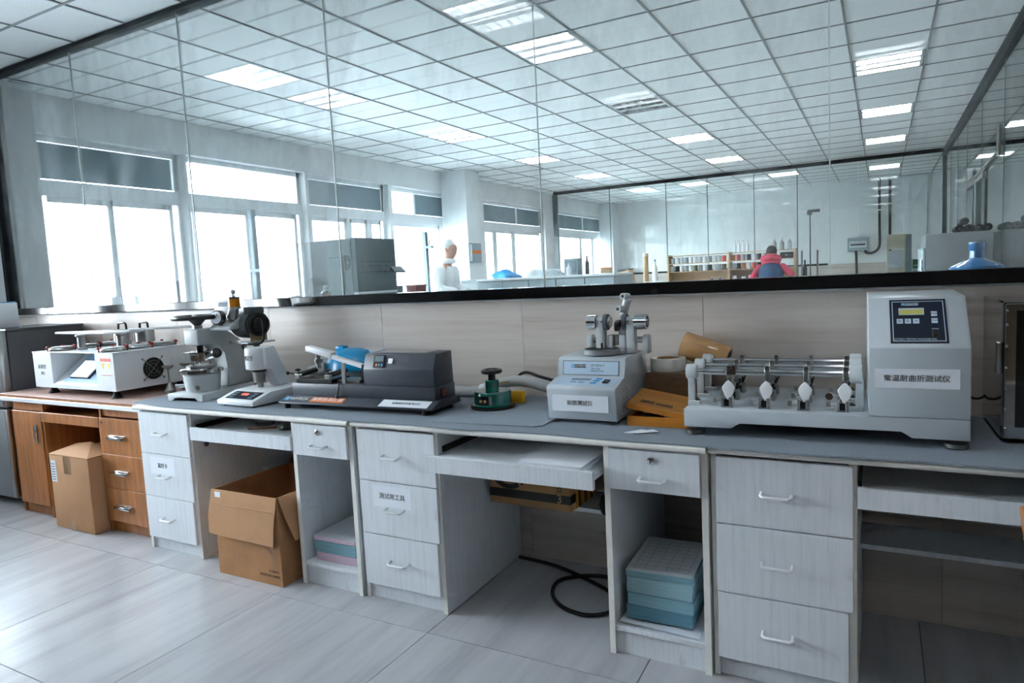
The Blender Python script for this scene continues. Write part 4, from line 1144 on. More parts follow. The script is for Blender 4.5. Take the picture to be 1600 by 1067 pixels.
cable('machine_cord', 'black power cord arching behind the green cutter to the abrasion tester', [(-1.47, 2.69, 0.815), (-1.425, 2.66, 0.862), (-1.38, 2.65, 0.875), (-1.30, 2.62, 0.862), (-1.20, 2.60, 0.848), (-1.092, 2.58, 0.846)], 0.0065)

# ---------------------------------------------------------------- 5 green round cutter
gc = thing('sample_cutter', 'glossy green round sample cutter with black handwheel', 'sample cutter', (-1.432, 2.425, MZ + 0.0042), 0.0)
B().lathe([(0.092, 0), (0.094, 0.003), (0.094, 0.008), (0.09, 0.010)], n=40).done('base_ring', 'black_rubber', gc)
gb = B().lathe([(0.084, 0.0105), (0.086, 0.014), (0.079, 0.019), (0.079, 0.066), (0.075, 0.072), (0.03, 0.074)], n=40).done('body', 'green_enamel', gc)
B().lathe([(0.029, 0.0735), (0.029, 0.112), (0.025, 0.116)], n=28).done('neck', 'green_enamel', gc)
B().lathe([(0.016, 0.116), (0.016, 0.135), (0.012, 0.150)], n=20).done('spindle', 'black_plastic', gc)
hw = B().torus((0, 0, 0.152), 0.036, 0.0095, n=30, m=10)
hw.lathe([(0.016, 0.143), (0.018, 0.150), (0.012, 0.158)], n=20)
for k in range(3):
    a = k * 2 * PI / 3 + 0.3
    hw.cyl((0, 0, 0.15), (0.036 * math.cos(a), 0.036 * math.sin(a), 0.152), 0.006, n=8)
hw.done('handwheel', 'black_plastic', gc)
def arc_plate(par, r, a0, a1, z0, z1, th, nm, mat, n=10):
    rs = []
    for i in range(n + 1):
        a = a0 + (a1 - a0) * i / n
        c, s_ = math.cos(a), math.sin(a)
        rs.append([(r * c, r * s_, z0), ((r + th) * c, (r + th) * s_, z0), ((r + th) * c, (r + th) * s_, z1), (r * c, r * s_, z1)])
    return B().rings(rs).done(nm, mat, par)
pt = arc_plate(gb, 0.0785, -1.95, -1.25, 0.022, 0.058, 0.0012, 'plate', 'black_plastic')
arc_plate(gb, 0.0785, -1.25, -1.08, 0.022, 0.058, 0.0014, 'plate_edge', 'steel')
for a in (-1.72, -1.48):
    B().lathe([(0.007, 0), (0.005, 0.003)], (0.0795 * math.cos(a), 0.0795 * math.sin(a), 0.037), (math.cos(a), math.sin(a), 0), 12).done('plate_dot', 'brass_tan', pt)
tag(B().prism([(-1.40, 2.525), (-1.345, 2.52), (-1.34, 2.55), (-1.40, 2.555)], 'z', MZ + 0.0042, MZ + 0.055, 0.004, 2).done('yellow_block', 'yellow_plastic'), 'small yellow block behind the green cutter', 'block')
B().cyl((0.03, 0.02, 0.10), (0.055, 0.045, 0.102), 0.005, n=10).done('lock_pin', 'brass_tan', gc)

# ---------------------------------------------------------------- 6 white gauge with stand (head on a slanted arm)
tg = thing('gauge_instrument', 'white bench gauge with round head, slanted arm and red digits', 'gauge', (-2.80, 2.140, MZ), -0.05)
gw, gd = 0.262, 0.33
bs_ = B().prism([(0, 0.008), (0, 0.030), (0.105, 0.062), (gd, 0.070), (gd, 0.008)], 'x', 0, gw, 0.004, 2).done('base', 'enamel_white', tg)
for x in (0.03, gw - 0.03):
    for y in (0.03, gd - 0.03): B().cyl((x, y, 0), (x, y, 0.01), 0.012, n=12).done('foot', 'black_rubber', tg)
vk = Vector((0, 0.105, 0.032)).normalized(); oK = (0, 0, 0.030)
kp = tq(bs_, oK, u1, vk, 0.035, 0.235, 0.022, 0.094, 'keypad', 'navy_panel', 0, 0.0012)
tq(kp, oK, u1, vk, 0.10, 0.165, 0.050, 0.080, 'display', 'black_plastic', 0.0012, 0.0018)
text('digits', '8.88', 'led_red', 0.026, Vector(oK) + u1 * 0.132 + vk * 0.065 + u1.cross(vk) * 0.0022, u1, vk, kp)
for k in range(3):
    tq(kp, oK, u1, vk, 0.048 + 0.0 * k, 0.075, 0.030 + 0.02 * k, 0.042 + 0.02 * k, 'key', 'lcd_grey', 0.0012, 0.0024)
    tq(kp, oK, u1, vk, 0.185, 0.215, 0.030 + 0.02 * k, 0.042 + 0.02 * k, 'key', 'lcd_grey', 0.0012, 0.0024)
hd = B().lathe([(0.055, 0.155), (0.060, 0.160), (0.060, 0.258), (0.057, 0.262)], (0.088, 0.185, 0), n=32).done('head', 'enamel_white', tg)
# side cheek: parallelogram arm leaning forward
B().prism([(0.17, 0.158), (0.17, 0.262), (0.225, 0.268), (0.318, 0.0705), (0.235, 0.0705), (0.20, 0.158)], 'x', 0.10, 0.165, 0.003, 2).done('arm', 'enamel_white', tg)
text('lettering', '测定仪', 'ink', 0.026, (0.094, 0.1242, 0.213), parent=hd, wide=0.9)
B().cyl((0.088, 0.185, 0.155), (0.088, 0.185, 0.143), 0.040, n=24).done('collar', 'black_plastic', tg)
B().lathe([(0.027, 0.143), (0.027, 0.093), (0.034, 0.092), (0.034, 0.088), (0.017, 0.087), (0.017, 0.064), (0.02, 0.062)][::-1], (0.088, 0.185, 0), n=24).done('plunger', 'steel', tg)

# ---------------------------------------------------------------- 7 bursting tester
bt = thing('bursting_tester', 'grey cast bursting tester with black handwheel and side motor', 'testing machine', (-3.10, 2.185, MZ), 0.10)
B().prism([(-0.12, 0.0), (-0.12, 0.036), (0.12, 0.036), (0.12, 0.0), (0.085, 0.0), (0.068, 0.02), (-0.068, 0.02), (-0.085, 0.0)], 'y', 0, 0.44, 0.003, 2).done('base', 'cast_grey', bt)
B().lathe([(0.080, 0.0365), (0.083, 0.045), (0.092, 0.125), (0.088, 0.13)], (0, 0.12, 0), n=32).done('pressure_pot', 'cast_grey', bt)
B().lathe([(0.100, 0.1305), (0.107, 0.134), (0.107, 0.150), (0.100, 0.155), (0.09, 0.158)], (0, 0.12, 0), n=36).done('lower_clamp_ring', 'chrome', bt)
B().lathe([(0.07, 0.158), (0.075, 0.162), (0.075, 0.170), (0.04, 0.172)], (0, 0.12, 0), n=32).done('lower_plate', 'steel', bt)
for a in (0.6, 2.5, 4.7):
    B().cyl((0.045 * math.cos(a), 0.12 + 0.045 * math.sin(a), 0.17), (0.045 * math.cos(a), 0.12 + 0.045 * math.sin(a), 0.195), 0.006, n=10).done('spacer', 'chrome', bt)
B().lathe([(0.066, 0.195), (0.070, 0.198), (0.070, 0.228), (0.080, 0.231), (0.080, 0.240), (0.05, 0.243)], (0, 0.12, 0), n=34).done('upper_clamp_ring', 'chrome', bt)
B().cyl((0, 0.12, 0.243), (0, 0.12, 0.285), 0.018, n=18).done('screw_spindle', 'black_plastic', bt)
B().cyl((0.03, 0.05, 0.066), (0.08, 0.012, 0.066), 0.011, n=14).done('drain_tap', 'chrome', bt)
B().cyl((-0.08, 0.08, 0.066), (-0.125, 0.06, 0.066), 0.010, n=14).done('inlet_tap', 'chrome', bt)
# C-shaped frame, side profile (y, z)
B().prism([(0.07, 0.275), (0.07, 0.358), (0.17, 0.362), (0.26, 0.345), (0.40, 0.255), (0.43, 0.037), (0.24, 0.037), (0.255, 0.16), (0.245, 0.225), (0.205, 0.27), (0.17, 0.275)], 'x', -0.052, 0.052, 0.012, 3).done('frame', 'cast_grey', bt)
B().lathe([(0.024, 0.360), (0.024, 0.375), (0.018, 0.377)], (0, 0.12, 0), n=22).done('spindle_nut', 'steel', bt)
hw = B().lathe([(0.018, 0.377), (0.024, 0.385), (0.048, 0.41), (0.055, 0.42), (0.02, 0.425)], (0, 0.12, 0), n=24)
hw.torus((0, 0.12, 0.418), 0.112, 0.0125, n=36, m=10)
for k in range(3):
    a = k * 2 * PI / 3 + 0.5
    hw.cyl((0, 0.12, 0.415), (0.112 * math.cos(a), 0.12 + 0.112 * math.sin(a), 0.418), 0.012, 0.009, n=10)
hw.done('handwheel', 'black_plastic', bt)
B().tube([(0.055, 0.10, 0.20), (0.12, 0.09, 0.212), (0.15, 0.10, 0.222)], 0.008, 10).done('lever', 'steel', bt)
B().ball((0.135, 0.10, 0.235), 0.026, 16, 12).done('lever_ball', 'black_plastic', bt)
# gauge, oil cup, motor
gg = B().lathe([(0.034, -0.02), (0.038, -0.012), (0.038, 0.012), (0.033, 0.014)], (0.125, 0.14, 0.412), (0.1, -0.99, 0.08), 28).done('dial_gauge', 'black_plastic', bt)
B().lathe([(0.032, 0.0142), (0.032, 0.016)], (0.125, 0.14, 0.412), (0.1, -0.99, 0.08), 28).done('dial_face', 'paper_white', gg)
qd = Vector((0.1, -0.99, 0.08)).normalized()
B().cyl(Vector((0.125, 0.14, 0.412)) + qd * 0.0168, Vector((0.125, 0.14, 0.412)) + qd * 0.0168 + Vector((0.010, -0.002, 0.02)), 0.0015, n=6).done('needle', 'ink', gg)
B().prism([(0.14, 0.345), (0.14, 0.36), (0.20, 0.405), (0.26, 0.405), (0.27, 0.35)], 'x', 0.06, 0.20, 0.006, 2).done('gauge_mount', 'cast_grey', bt)
B().cyl((0.17, 0.19, 0.40), (0.185, 0.19, 0.455), 0.026, n=18).done('oil_elbow', 'steel', bt)
oc = B().lathe([(0.030, 0.452), (0.032, 0.456), (0.032, 0.462)], (0.19, 0.19, 0), n=22).done('oil_cup_base', 'steel', bt)
B().lathe([(0.029, 0.462), (0.029, 0.505)], (0.19, 0.19, 0), n=22).done('oil_glass', 'amber_oil', oc)
B().lathe([(0.031, 0.505), (0.031, 0.512), (0.012, 0.52), (0.009, 0.53)], (0.19, 0.19, 0), n=22).ball((0.19, 0.19, 0.54), 0.014, 14, 10).done('oil_cap', 'chrome', oc)
dsp = B().box(-0.02, 0.08, 0.26, 0.285, 0.42, 0.50, 0.004, 2, T=rot_T(-0.25, 'X', (0, 0.27, 0.45))).done('display_box', 'enamel_white', bt)
B().box(0.005, 0.06, 0.2585, 0.2600, 0.462, 0.485, T=rot_T(-0.25, 'X', (0, 0.27, 0.45))).done('display', 'lcd_grey', dsp)
mc = Vector((0.115, 0.31, 0.365)); mx_ = Vector((0.93, -0.36, 0)).normalized()
mo = B().lathe([(0.060, 0), (0.072, 0.01), (0.072, 0.165), (0.066, 0.175)], mc, mx_, 32).done('motor', 'motor_grey', bt)
B().lathe([(0.060, 0.175), (0.060, 0.195), (0.05, 0.20), (0.05, 0.19), (0.034, 0.19), (0.034, 0.203), (0.028, 0.206)], mc, mx_, 28).done('motor_end_cap', 'black_plastic', mo)
mp_ = mc + mx_ * 0.10
B().box(-0.05, 0.075, -0.045, 0.045, 0.055, 0.092, 0.008, 2, T=Matrix.Translation(mp_) @ Matrix.Rotation(-0.37, 4, 'Z')).done('terminal_box', 'motor_grey', mo)
B().box(0.078, 0.084, -0.045, 0.045, -0.085, -0.02, 0.001, T=Matrix.Translation(mp_) @ Matrix.Rotation(-0.37, 4, 'Z')).done('motor_bracket', 'brass_tan', mo)
B().box(-0.11, 0.11, -0.075, 0.075, -0.094, -0.086, 0.001, T=Matrix.Translation(mp_) @ Matrix.Rotation(-0.37, 4, 'Z')).done('motor_plate', 'steel', bt)
B().cyl(mp_ + Vector((0.0, 0.03, -0.36)), mp_ + Vector((0.0, 0.03, -0.094)), 0.016, n=12).done('motor_post', 'motor_grey', bt)
B().tube([mp_ + Vector((0.11, -0.04, 0.03)), mp_ + Vector((0.14, -0.06, -0.02)), mp_ + Vector((0.13, -0.07, -0.09)), mp_ + Vector((0.02, -0.08, -0.10)), mp_ + Vector((-0.03, -0.03, -0.13)), mp_ + Vector((0.02, -0.0, -0.25)), mp_ + Vector((-0.01, 0.0, -0.34))], 0.006, 8, 6).done('motor_cable', 'black_rubber', bt)

# ---------------------------------------------------------------- 8 two metal stands with funnel feet
pm('pewter', (150, 148, 144), 0.3, 0.9, var=0.06)
for k, (x, y, lab) in enumerate([(-3.54, 2.41, 'nearer small metal stand with cup top beside the white wear tester'), (-3.555, 2.53, 'farther small metal stand with cup top behind the cast tester')]):
    t = thing('cup_stand', lab, 'metal stand', (x, y, 0.7396), 0, 'small cup stands on the brown desk')
    B().lathe([(0.030, 0), (0.030, 0.022), (0.028, 0.024), (0.010, 0.062), (0.008, 0.066)], n=22).done('funnel_foot', 'pewter', t)
    B().cyl((0, 0, 0.065), (-0.004, 0, 0.14), 0.0045, n=10).done('stem', 'pewter', t)
    B().lathe([(0.008, 0.138), (0.028, 0.150), (0.031, 0.160), (0.026, 0.160), (0.02, 0.152)], (-0.004, 0, 0), n=22).done('cup', 'pewter', t)

# ---------------------------------------------------------------- 9 wear tester with six stations (white) on the brown desk
wt = thing('wear_tester', 'wide white wear tester with touch screen and round stations', 'testing machine', (-4.525, 2.205, 0.7396), -0.015)
ww, wd, z0, z1 = 0.835, 0.465, 0.042, 0.252
# body with a recessed sloping console cut into the front
cx0, cx1 = 0.20, 0.66
bb = B()
bb.box(0, cx0, 0, 0.22, z0, z1).box(cx1, ww, 0, 0.22, z0, z1).box(0, ww, 0.22, wd, z0, z1)
bb.prism([(0, z0), (0, z0 + 0.022), (0.22, z1 - 0.004), (0.22, z0)], 'x', cx0, cx1)
wb_ = bb.done('body', 'enamel_white', wt)
B().box(-0.003, ww + 0.003, -0.003, wd + 0.003, z1, z1 + 0.004, 0.001).done('top_plate', 'enamel_white', wt)
vc_ = Vector((0, 0.22, z1 - z0 - 0.026)).normalized(); oC = (0, 0, z0 + 0.022)
cpn = tq(wb_, oC, u1, vc_, cx0 + 0.08, cx1 - 0.02, 0.02, 0.27, 'console_panel', 'panel_blue', 0.0, 0.002)
sc = tq(cpn, oC, u1, vc_, cx0 + 0.12, cx0 + 0.315, 0.05, 0.185, 'screen_bezel', 'navy_panel', 0.002, 0.012)
tq(sc, oC, u1, vc_, cx0 + 0.125, cx0 + 0.298, 0.055, 0.18, 'screen', 'touch_screen', 0.012, 0.013)
sw = tq(cpn, oC, u1, vc_, cx0 + 0.375, cx0 + 0.405, 0.10, 0.135, 'rocker_base', 'white_plastic', 0.002, 0.008)
tq(sw, oC, u1, vc_, cx0 + 0.378, cx0 + 0.402, 0.12, 0.134, 'rocker', 'red_plastic', 0.008, 0.014)
text('lettering', '耐磨仪', 'ink_grey', 0.030, (0.095, -0.0006, 0.165), parent=wb_)
text('lettering', '测试', 'ink_grey', 0.022, (0.095, -0.0006, 0.125), parent=wb_)
for k in range(2):
    wn = B().box(0.712 + k * 0.052, 0.760 + k * 0.052, -0.001, 0, 0.13, 0.225).done('warning_label', 'paper_white', wb_)
    B().box(0.712 + k * 0.052, 0.760 + k * 0.052, -0.0016, -0.001, 0.208, 0.225).box(0.712 + k * 0.052, 0.760 + k * 0.052, -0.0016, -0.001, 0.13, 0.133).done('label_band', 'warn_red', wn)
    B().prism([(0.72 + k * 0.052, 0.198), (0.752 + k * 0.052, 0.198), (0.736 + k * 0.052, 0.162)], 'y', -0.0017, -0.001).done('warning_mark', 'warn_yellow', wn)
for x, y in ((0.10, 0.05), (ww - 0.05, 0.03), (0.10, wd - 0.05), (ww - 0.05, wd - 0.05)):
    B().lathe([(0.030, 0), (0.030, 0.006), (0.018, 0.022), (0.016, 0.043)], (x, y, 0), n=18).done('foot', 'black_rubber', wt)
# fan on the right side
fc = Vector((ww, 0.225, 0.142))
fa = B().lathe([(0.062, 0), (0.062, 0.002)], fc, (1, 0, 0), 30).done('fan_opening', 'black_plastic', wb_)
for rr in (0.062, 0.045, 0.028): B().torus(fc + Vector((0.004, 0, 0)), rr, 0.0016, (1, 0, 0), 30, 6).done('fan_ring', 'dull_steel', fa)
for a in (0.8, 2.37, 3.94, 5.51):
    B().cyl(fc + Vector((0.004, 0, 0)), fc + Vector((0.004, 0.085 * math.cos(a), 0.085 * math.sin(a))), 0.002, n=6).lathe([(0.006, 0), (0.004, 0.005)], fc + Vector((0.001, 0.085 * math.cos(a), 0.085 * math.sin(a))), (1, 0, 0), 10).done('fan_stay', 'dull_steel', fa)
# stations
zt = z1 + 0.0045
for x in (0.17, 0.70):
    for y in (0.085, 0.235, 0.385):
        s_ = B().lathe([(0.068, 0), (0.072, 0.002), (0.072, 0.010), (0.066, 0.018), (0.02, 0.020)], (x, y, zt), n=32).done('station', 'steel', wt)
        B().lathe([(0.055, 0.0195), (0.055, 0.023), (0.05, 0.024)], (x, y, zt), n=28).done('station_pad', 'white_plastic', s_)
        for a in (0.5, 2.6, 4.7):
            B().lathe([(0.004, 0), (0.004, 0.016), (0.011, 0.018), (0.011, 0.026), (0.005, 0.032)], (x + 0.080 * math.cos(a), y + 0.080 * math.sin(a), zt), n=10).done('station_knob', 'red_plastic', s_)
for x, y in ((0.30, 0.13), (0.60, 0.19), (0.36, 0.38)):
    B().lathe([(0.030, 0), (0.030, 0.008), (0.021, 0.012), (0.021, 0.075), (0.030, 0.080), (0.030, 0.090)], (x, y, zt), n=22).done('drive_post', 'steel', wt)
# moving plate with four tapering fingers
zp = zt + 0.0905
B().prism([(-0.07, 0.10), (-0.055, 0.085), (0.12, 0.085), (0.24, 0.065), (0.50, 0.07), (0.66, 0.11), (0.70, 0.17), (0.66, 0.22), (0.60, 0.25), (0.40, 0.28), (0.24, 0.24), (0.10, 0.145), (-0.055, 0.125)], 'z', zp, zp + 0.012, 0.003, 2, T=Matrix.Translation((0, 0.08, 0))).done('drive_plate', 'enamel_white', wt)
B().prism([(0.62, 0.24), (0.66, 0.21), (0.92, 0.40), (0.93, 0.425), (0.90, 0.43)], 'z', zp + 0.012, zp + 0.024, 0.003, 2).done('drive_arm', 'enamel_white', wt)
for x, y in ((0.445, 0.30), (0.615, 0.33)):
    g_ = B().lathe([(0.052, 0), (0.055, 0.003), (0.055, 0.075), (0.052, 0.078)], (x, y, zp - 0.062), n=28).done('weight', 'steel', wt)
    B().tube([(x - 0.042, y, zp + 0.016), (x - 0.038, y, zp + 0.048), (x - 0.028, y, zp + 0.054), (x + 0.028, y, zp + 0.054), (x + 0.038, y, zp + 0.048), (x + 0.042, y, zp + 0.016)], 0.0065, 8).done('carry_handle', 'black_plastic', g_)

# ---------------------------------------------------------------- 10 wooden case, tapes, wrapped box, slips
wc = thing('wooden_case', 'orange-brown wooden case with a lifted lid beside the abrasion tester', 'case', (-0.79, 2.262, MZ), 0.03)
B().box(0, 0.215, 0, 0.008, 0, 0.034, 0.001).box(0, 0.215, 0.172, 0.18, 0, 0.034, 0.001).box(0, 0.008, 0.008, 0.172, 0, 0.034, 0.001).box(0.207, 0.215, 0.008, 0.172, 0, 0.034, 0.001).box(0.008, 0.207, 0.008, 0.172, 0, 0.005).done('tray', 'box_wood', wc)
for x in (0.072, 0.148):
    B().lathe([(0.028, 0), (0.028, 0.026), (0.024, 0.028), (0.008, 0.028), (0.008, 0.012)], (x, 0.05, 0.0055), n=26).done('wheel_disc', 'wheel_grey', wc)
Tl = Matrix.Translation((0.002, 0.005, 0.080)) @ Matrix.Rotation(0.165, 4, 'Y') @ Matrix.Rotation(0.12, 4, 'X')
ld = B().box(-0.002, 0.212, 0, 0.185, -0.020, 0.0, 0.001, T=Tl).done('lid', 'box_wood', wc)
for k in range(3): B().box(0.0, 0.210, 0.002 + 0.061 * k, 0.0615 + 0.061 * k, 0.0, 0.002, 0.0006, T=Tl).done('lid_board', 'lid_wood', ld)
pm('worn_label', (120, 92, 60), 0.8, var=0.3, sc=30)
B().box(0.035, 0.085, 0.03, 0.06, 0.002, 0.0026, T=Tl).box(0.09, 0.15, 0.03, 0.055, 0.002, 0.0026, T=Tl).done('worn_label', 'worn_label', ld)
wb2 = thing('wrapped_box', 'box wrapped in brown tape standing behind the wooden case', 'box', (-0.795, 2.505, MZ))
B().box(0, 0.212, 0, 0.155, 0, 0.155, 0.004, 2).done('carton', 'brown_film', wb2)
for k in range(3): B().box(-0.0008, 0.2128, -0.0008, 0.1558, 0.012 + 0.05 * k, 0.050 + 0.05 * k).done('tape_band', 'brown_film', wb2)
tr1 = thing('tape_roll', 'white adhesive tape roll lying on the wrapped box', 'tape roll', (-0.725, 2.575, MZ + 0.156))
B().lathe([(0.044, 0.0), (0.066, 0.0), (0.067, 0.002), (0.067, 0.046), (0.066, 0.048), (0.044, 0.048), (0.044, 0.0)], n=36, cap0=False, cap1=False).done('tape', 'tape_white', tr1)
B().lathe([(0.041, 0.0005), (0.0438, 0.0005), (0.0438, 0.0475), (0.041, 0.0475), (0.041, 0.0005)], n=30, cap0=False, cap1=False).done('core', 'cardboard', tr1)
tr2 = thing('tape_roll', 'tan tape roll leaning over the wrapped box, end toward the rods', 'tape roll', (-0.60, 2.655, MZ + 0.217))
ax = Vector((0.92, -0.03, -0.32)).normalized()
B().lathe([(0.040, -0.09), (0.050, -0.09), (0.052, -0.087), (0.052, 0.087), (0.050, 0.09), (0.040, 0.09), (0.040, -0.09)], (0, 0, 0), ax, 34, cap0=False, cap1=False).done('tape', 'tape_tan', tr2)
B().lathe([(0.034, -0.088), (0.0398, -0.088), (0.0398, 0.088), (0.034, 0.088), (0.034, -0.088)], (0, 0, 0), ax, 28, cap0=False, cap1=False).done('core', 'lcd_grey', tr2)
for k, (lab, P_) in enumerate([('left white paper slip on the mat before the wooden case', [(-0.765, 2.150), (-0.733, 2.142), (-0.690, 2.20), (-0.722, 2.21)]), ('right white paper slip overlapping the other before the wooden case', [(-0.742, 2.152), (-0.715, 2.142), (-0.655, 2.185), (-0.68, 2.21)])]):
    o = B().prism(P_, 'z', MZ + 0.0006 + 0.0025 * k, MZ + 0.0022 + 0.0025 * k).done('paper_slip', 'paper_white')
    tag(o, lab, 'paper slip', 'paper slips on the mat')

# ---------------------------------------------------------------- 11 mirror-steel cabinet at the right edge
sc2 = thing('steel_cabinet', 'polished steel drying cabinet at the right edge of the row', 'cabinet', (0.302, 2.325, MZ), 0.02)
B().box(0, 0.5, 0.02, 0.36, 0.012, 0.405, 0.003).done('casing', 'mirror_steel', sc2)
dr2 = B().box(0.004, 0.496, 0, 0.019, 0.016, 0.40, 0.002).done('door', 'mirror_steel', sc2)
B().box(0.03, 0.47, -0.002, 0, 0.05, 0.38).done('door_glass', 'black_gloss', dr2)
for z in (0.045, 0.10, 0.16, 0.22, 0.28, 0.34, 0.38): screw(sc2, 0.008, 0.0, z, 0.004)
for z in (0.30,):
    B().box(-0.014, -0.001, 0.01, 0.04, 0.20, 0.29, 0.004, 2).done('hinge_handle', 'steel', sc2)
for x, y in ((0.03, 0.05), (0.47, 0.05), (0.03, 0.32), (0.47, 0.32)): B().cyl((x, y, 0), (x, y, 0.014), 0.014, n=12).done('foot', 'black_rubber', sc2)
cable('cabinet_cord', 'thin black cord between the flexing tester and the steel cabinet', [(0.235, 2.62, 0.86), (0.26, 2.64, 0.832), (0.285, 2.645, 0.83), (0.30, 2.64, 0.845)], 0.004)

# ---------------------------------------------------------------- 12 chair corner at the right edge
pm('seat_blue', (22, 88, 120), 0.7, var=0.1); pm('chair_wood', (178, 112, 52), 0.4, var=0.1)
ch = thing('chair', 'blue padded chair with wooden back frame, cut by the right edge', 'chair', (0.562, 1.66, 0), 0.0)
B().box(-0.20, 0.20, -0.20, 0.20, 0.43, 0.48, 0.015, 3).done('seat_pad', 'seat_blue', ch)
B().box(-0.21, 0.21, -0.21, 0.21, 0.40, 0.43, 0.006, 2).done('seat_frame', 'chair_wood', ch)
B().box(-0.235, -0.205, -0.19, 0.17, 0.58, 0.735, 0.012, 3, T=rot_T(-0.12, 'Y', (-0.2, 0, 0.45))).done('backrest_pad', 'seat_blue', ch)
B().box(-0.255, -0.236, -0.20, 0.18, 0.57, 0.74, 0.006, 2, T=rot_T(-0.12, 'Y', (-0.2, 0, 0.45))).done('backrest_shell', 'chair_wood', ch)
for y_ in (-0.15, 0.15): B().tube([(-0.19, y_, 0.41), (-0.215, y_, 0.52), (-0.235, y_, 0.66)], 0.011, 10).done('back_post', 'dull_steel', ch)
for a, b in ((-1, -1), (-1, 1), (1, -1), (1, 1)):
    B().cyl((0.17 * a, 0.17 * b, 0.40), (0.2 * a, 0.2 * b, 0), 0.012, n=12).done('leg', 'dull_steel', ch)
# ================================================================ FAR LAB BEHIND THE GLASS
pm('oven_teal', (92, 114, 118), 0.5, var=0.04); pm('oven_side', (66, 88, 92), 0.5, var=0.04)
pm('bench_grey', (150, 166, 172), 0.5, var=0.05); pm('bench_top', (206, 214, 216), 0.4, var=0.03)
pm('alu_post', (120, 138, 146), 0.4, 0.3, var=0.03); pm('dark_teal', (34, 50, 58), 0.5)
pm('cream_plastic', (226, 218, 196), 0.45, var=0.06); pm('green_panel', (24, 110, 72), 0.5)
pm('grey_machine', (124, 130, 134), 0.5, var=0.03); pm('pine', (206, 178, 142), 0.55, var=0.08, sc=5)
pm('water_blue', (36, 118, 178), 0.12, var=0.05, coat=0.4); pm('cloth_blue', (30, 138, 196), 0.7)
pm('maroon', (96, 42, 40), 0.5); pm('foil', (196, 206, 210), 0.25, 0.5, var=0.2, sc=16, bmp=0.4)

def bench(name, label, x0, x1, y0, y1, h, nd, mat='bench_grey', top='bench_top'):
    t = thing(name, label, 'bench', (x0, y0, 0))
    B().box(0, x1 - x0, -0.02, y1 - y0, h - 0.03, h, 0.003).done('worktop', top, t)
    wdt = (x1 - x0) / nd
    B().box(0.01, x1 - x0 - 0.01, 0.02, y1 - y0, 0.06, h - 0.03).done('carcass', mat, t)
    for k in range(nd):
        d = B().box(k * wdt + 0.012, (k + 1) * wdt - 0.012, 0.0, 0.02, 0.08, h - 0.04, 0.002).done('door', mat, t)
        B().box((k + 1) * wdt - 0.05, (k + 1) * wdt - 0.035, -0.014, 0.0, h * 0.72, h * 0.72 + 0.12, 0.002).done('handle', 'black_plastic', d)
    B().box(0.02, x1 - x0 - 0.02, 0.05, y1 - y0, 0, 0.06).done('plinth', 'black_plastic', t)
    return t
bench('lab_bench', 'low lab bench under the teal oven behind the glass', -4.95, -3.55, 4.42, 5.15, 0.94, 3)
ov = thing('lab_oven', 'teal-grey oven with round fan opening seen through the glass', 'oven', (-4.78, 4.5, 0.9405))
ow_, od_, oh_ = 0.85, 0.52, 0.76
B().box(0, ow_ - 0.055, 0, od_, 0.02, oh_, 0.004).done('cabinet', 'oven_teal', ov)
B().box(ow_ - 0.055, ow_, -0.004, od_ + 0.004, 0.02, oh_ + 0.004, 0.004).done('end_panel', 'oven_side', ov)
B().box(0.02, ow_ - 0.06, -0.004, 0, 0.62, 0.74, 0.001).done('upper_panel', 'oven_teal', ov)
B().box(0.02, ow_ - 0.16, -0.006, 0, 0.06, 0.605, 0.002).done('door', 'oven_teal', ov)
B().box(0.30, 0.325, -0.04, -0.006, 0.30, 0.44, 0.004).done('door_handle', 'steel', ov)
B().lathe([(0.03, 0), (0.026, 0.02)], (0.30, -0.006, 0.20), (0, -1, 0), 16).done('knob', 'chrome', ov)
fo = B().lathe([(0.062, 0), (0.062, 0.003)], (0.715, -0.004, 0.555), (0, -1, 0), 26).done('fan_opening', 'dark_teal', ov)
for a in (0, PI / 2): B().box(-0.062, 0.062, -0.010, -0.006, -0.006, 0.006, T=Matrix.Translation((0.715, 0, 0.555)) @ Matrix.Rotation(a, 4, 'Y')).done('fan_bar', 'oven_teal', fo)
B().lathe([(0.014, 0), (0.014, 0.008)], (0.715, -0.004, 0.555), (0, -1, 0), 16).done('fan_hub', 'dark_teal', fo)
for r_, z_ in enumerate((0.56, 0.52, 0.47)):
    for k in range(7 if r_ != 1 else 4):
        B().box(ow_ - 0.001, ow_ + 0.003, 0.05 + k * (0.06 if r_ != 1 else 0.11), 0.085 + k * (0.06 if r_ != 1 else 0.11), z_ - 0.006, z_ + 0.006).done('vent_slot', 'black_plastic', ov)
B().prism([(ow_, 0.475), (ow_ + 0.05, 0.455), (ow_ + 0.05, 0.47), (ow_, 0.515)], 'y', 0.44, 0.60).done('drip_lip', 'oven_side', ov)
B().box(0.0, ow_ + 0.01, -0.012, od_, 0.0, 0.02).box(ow_ - 0.05, ow_ + 0.006, -0.006, od_, 0.28, 0.30).done('base_trim', 'bench_top', ov)

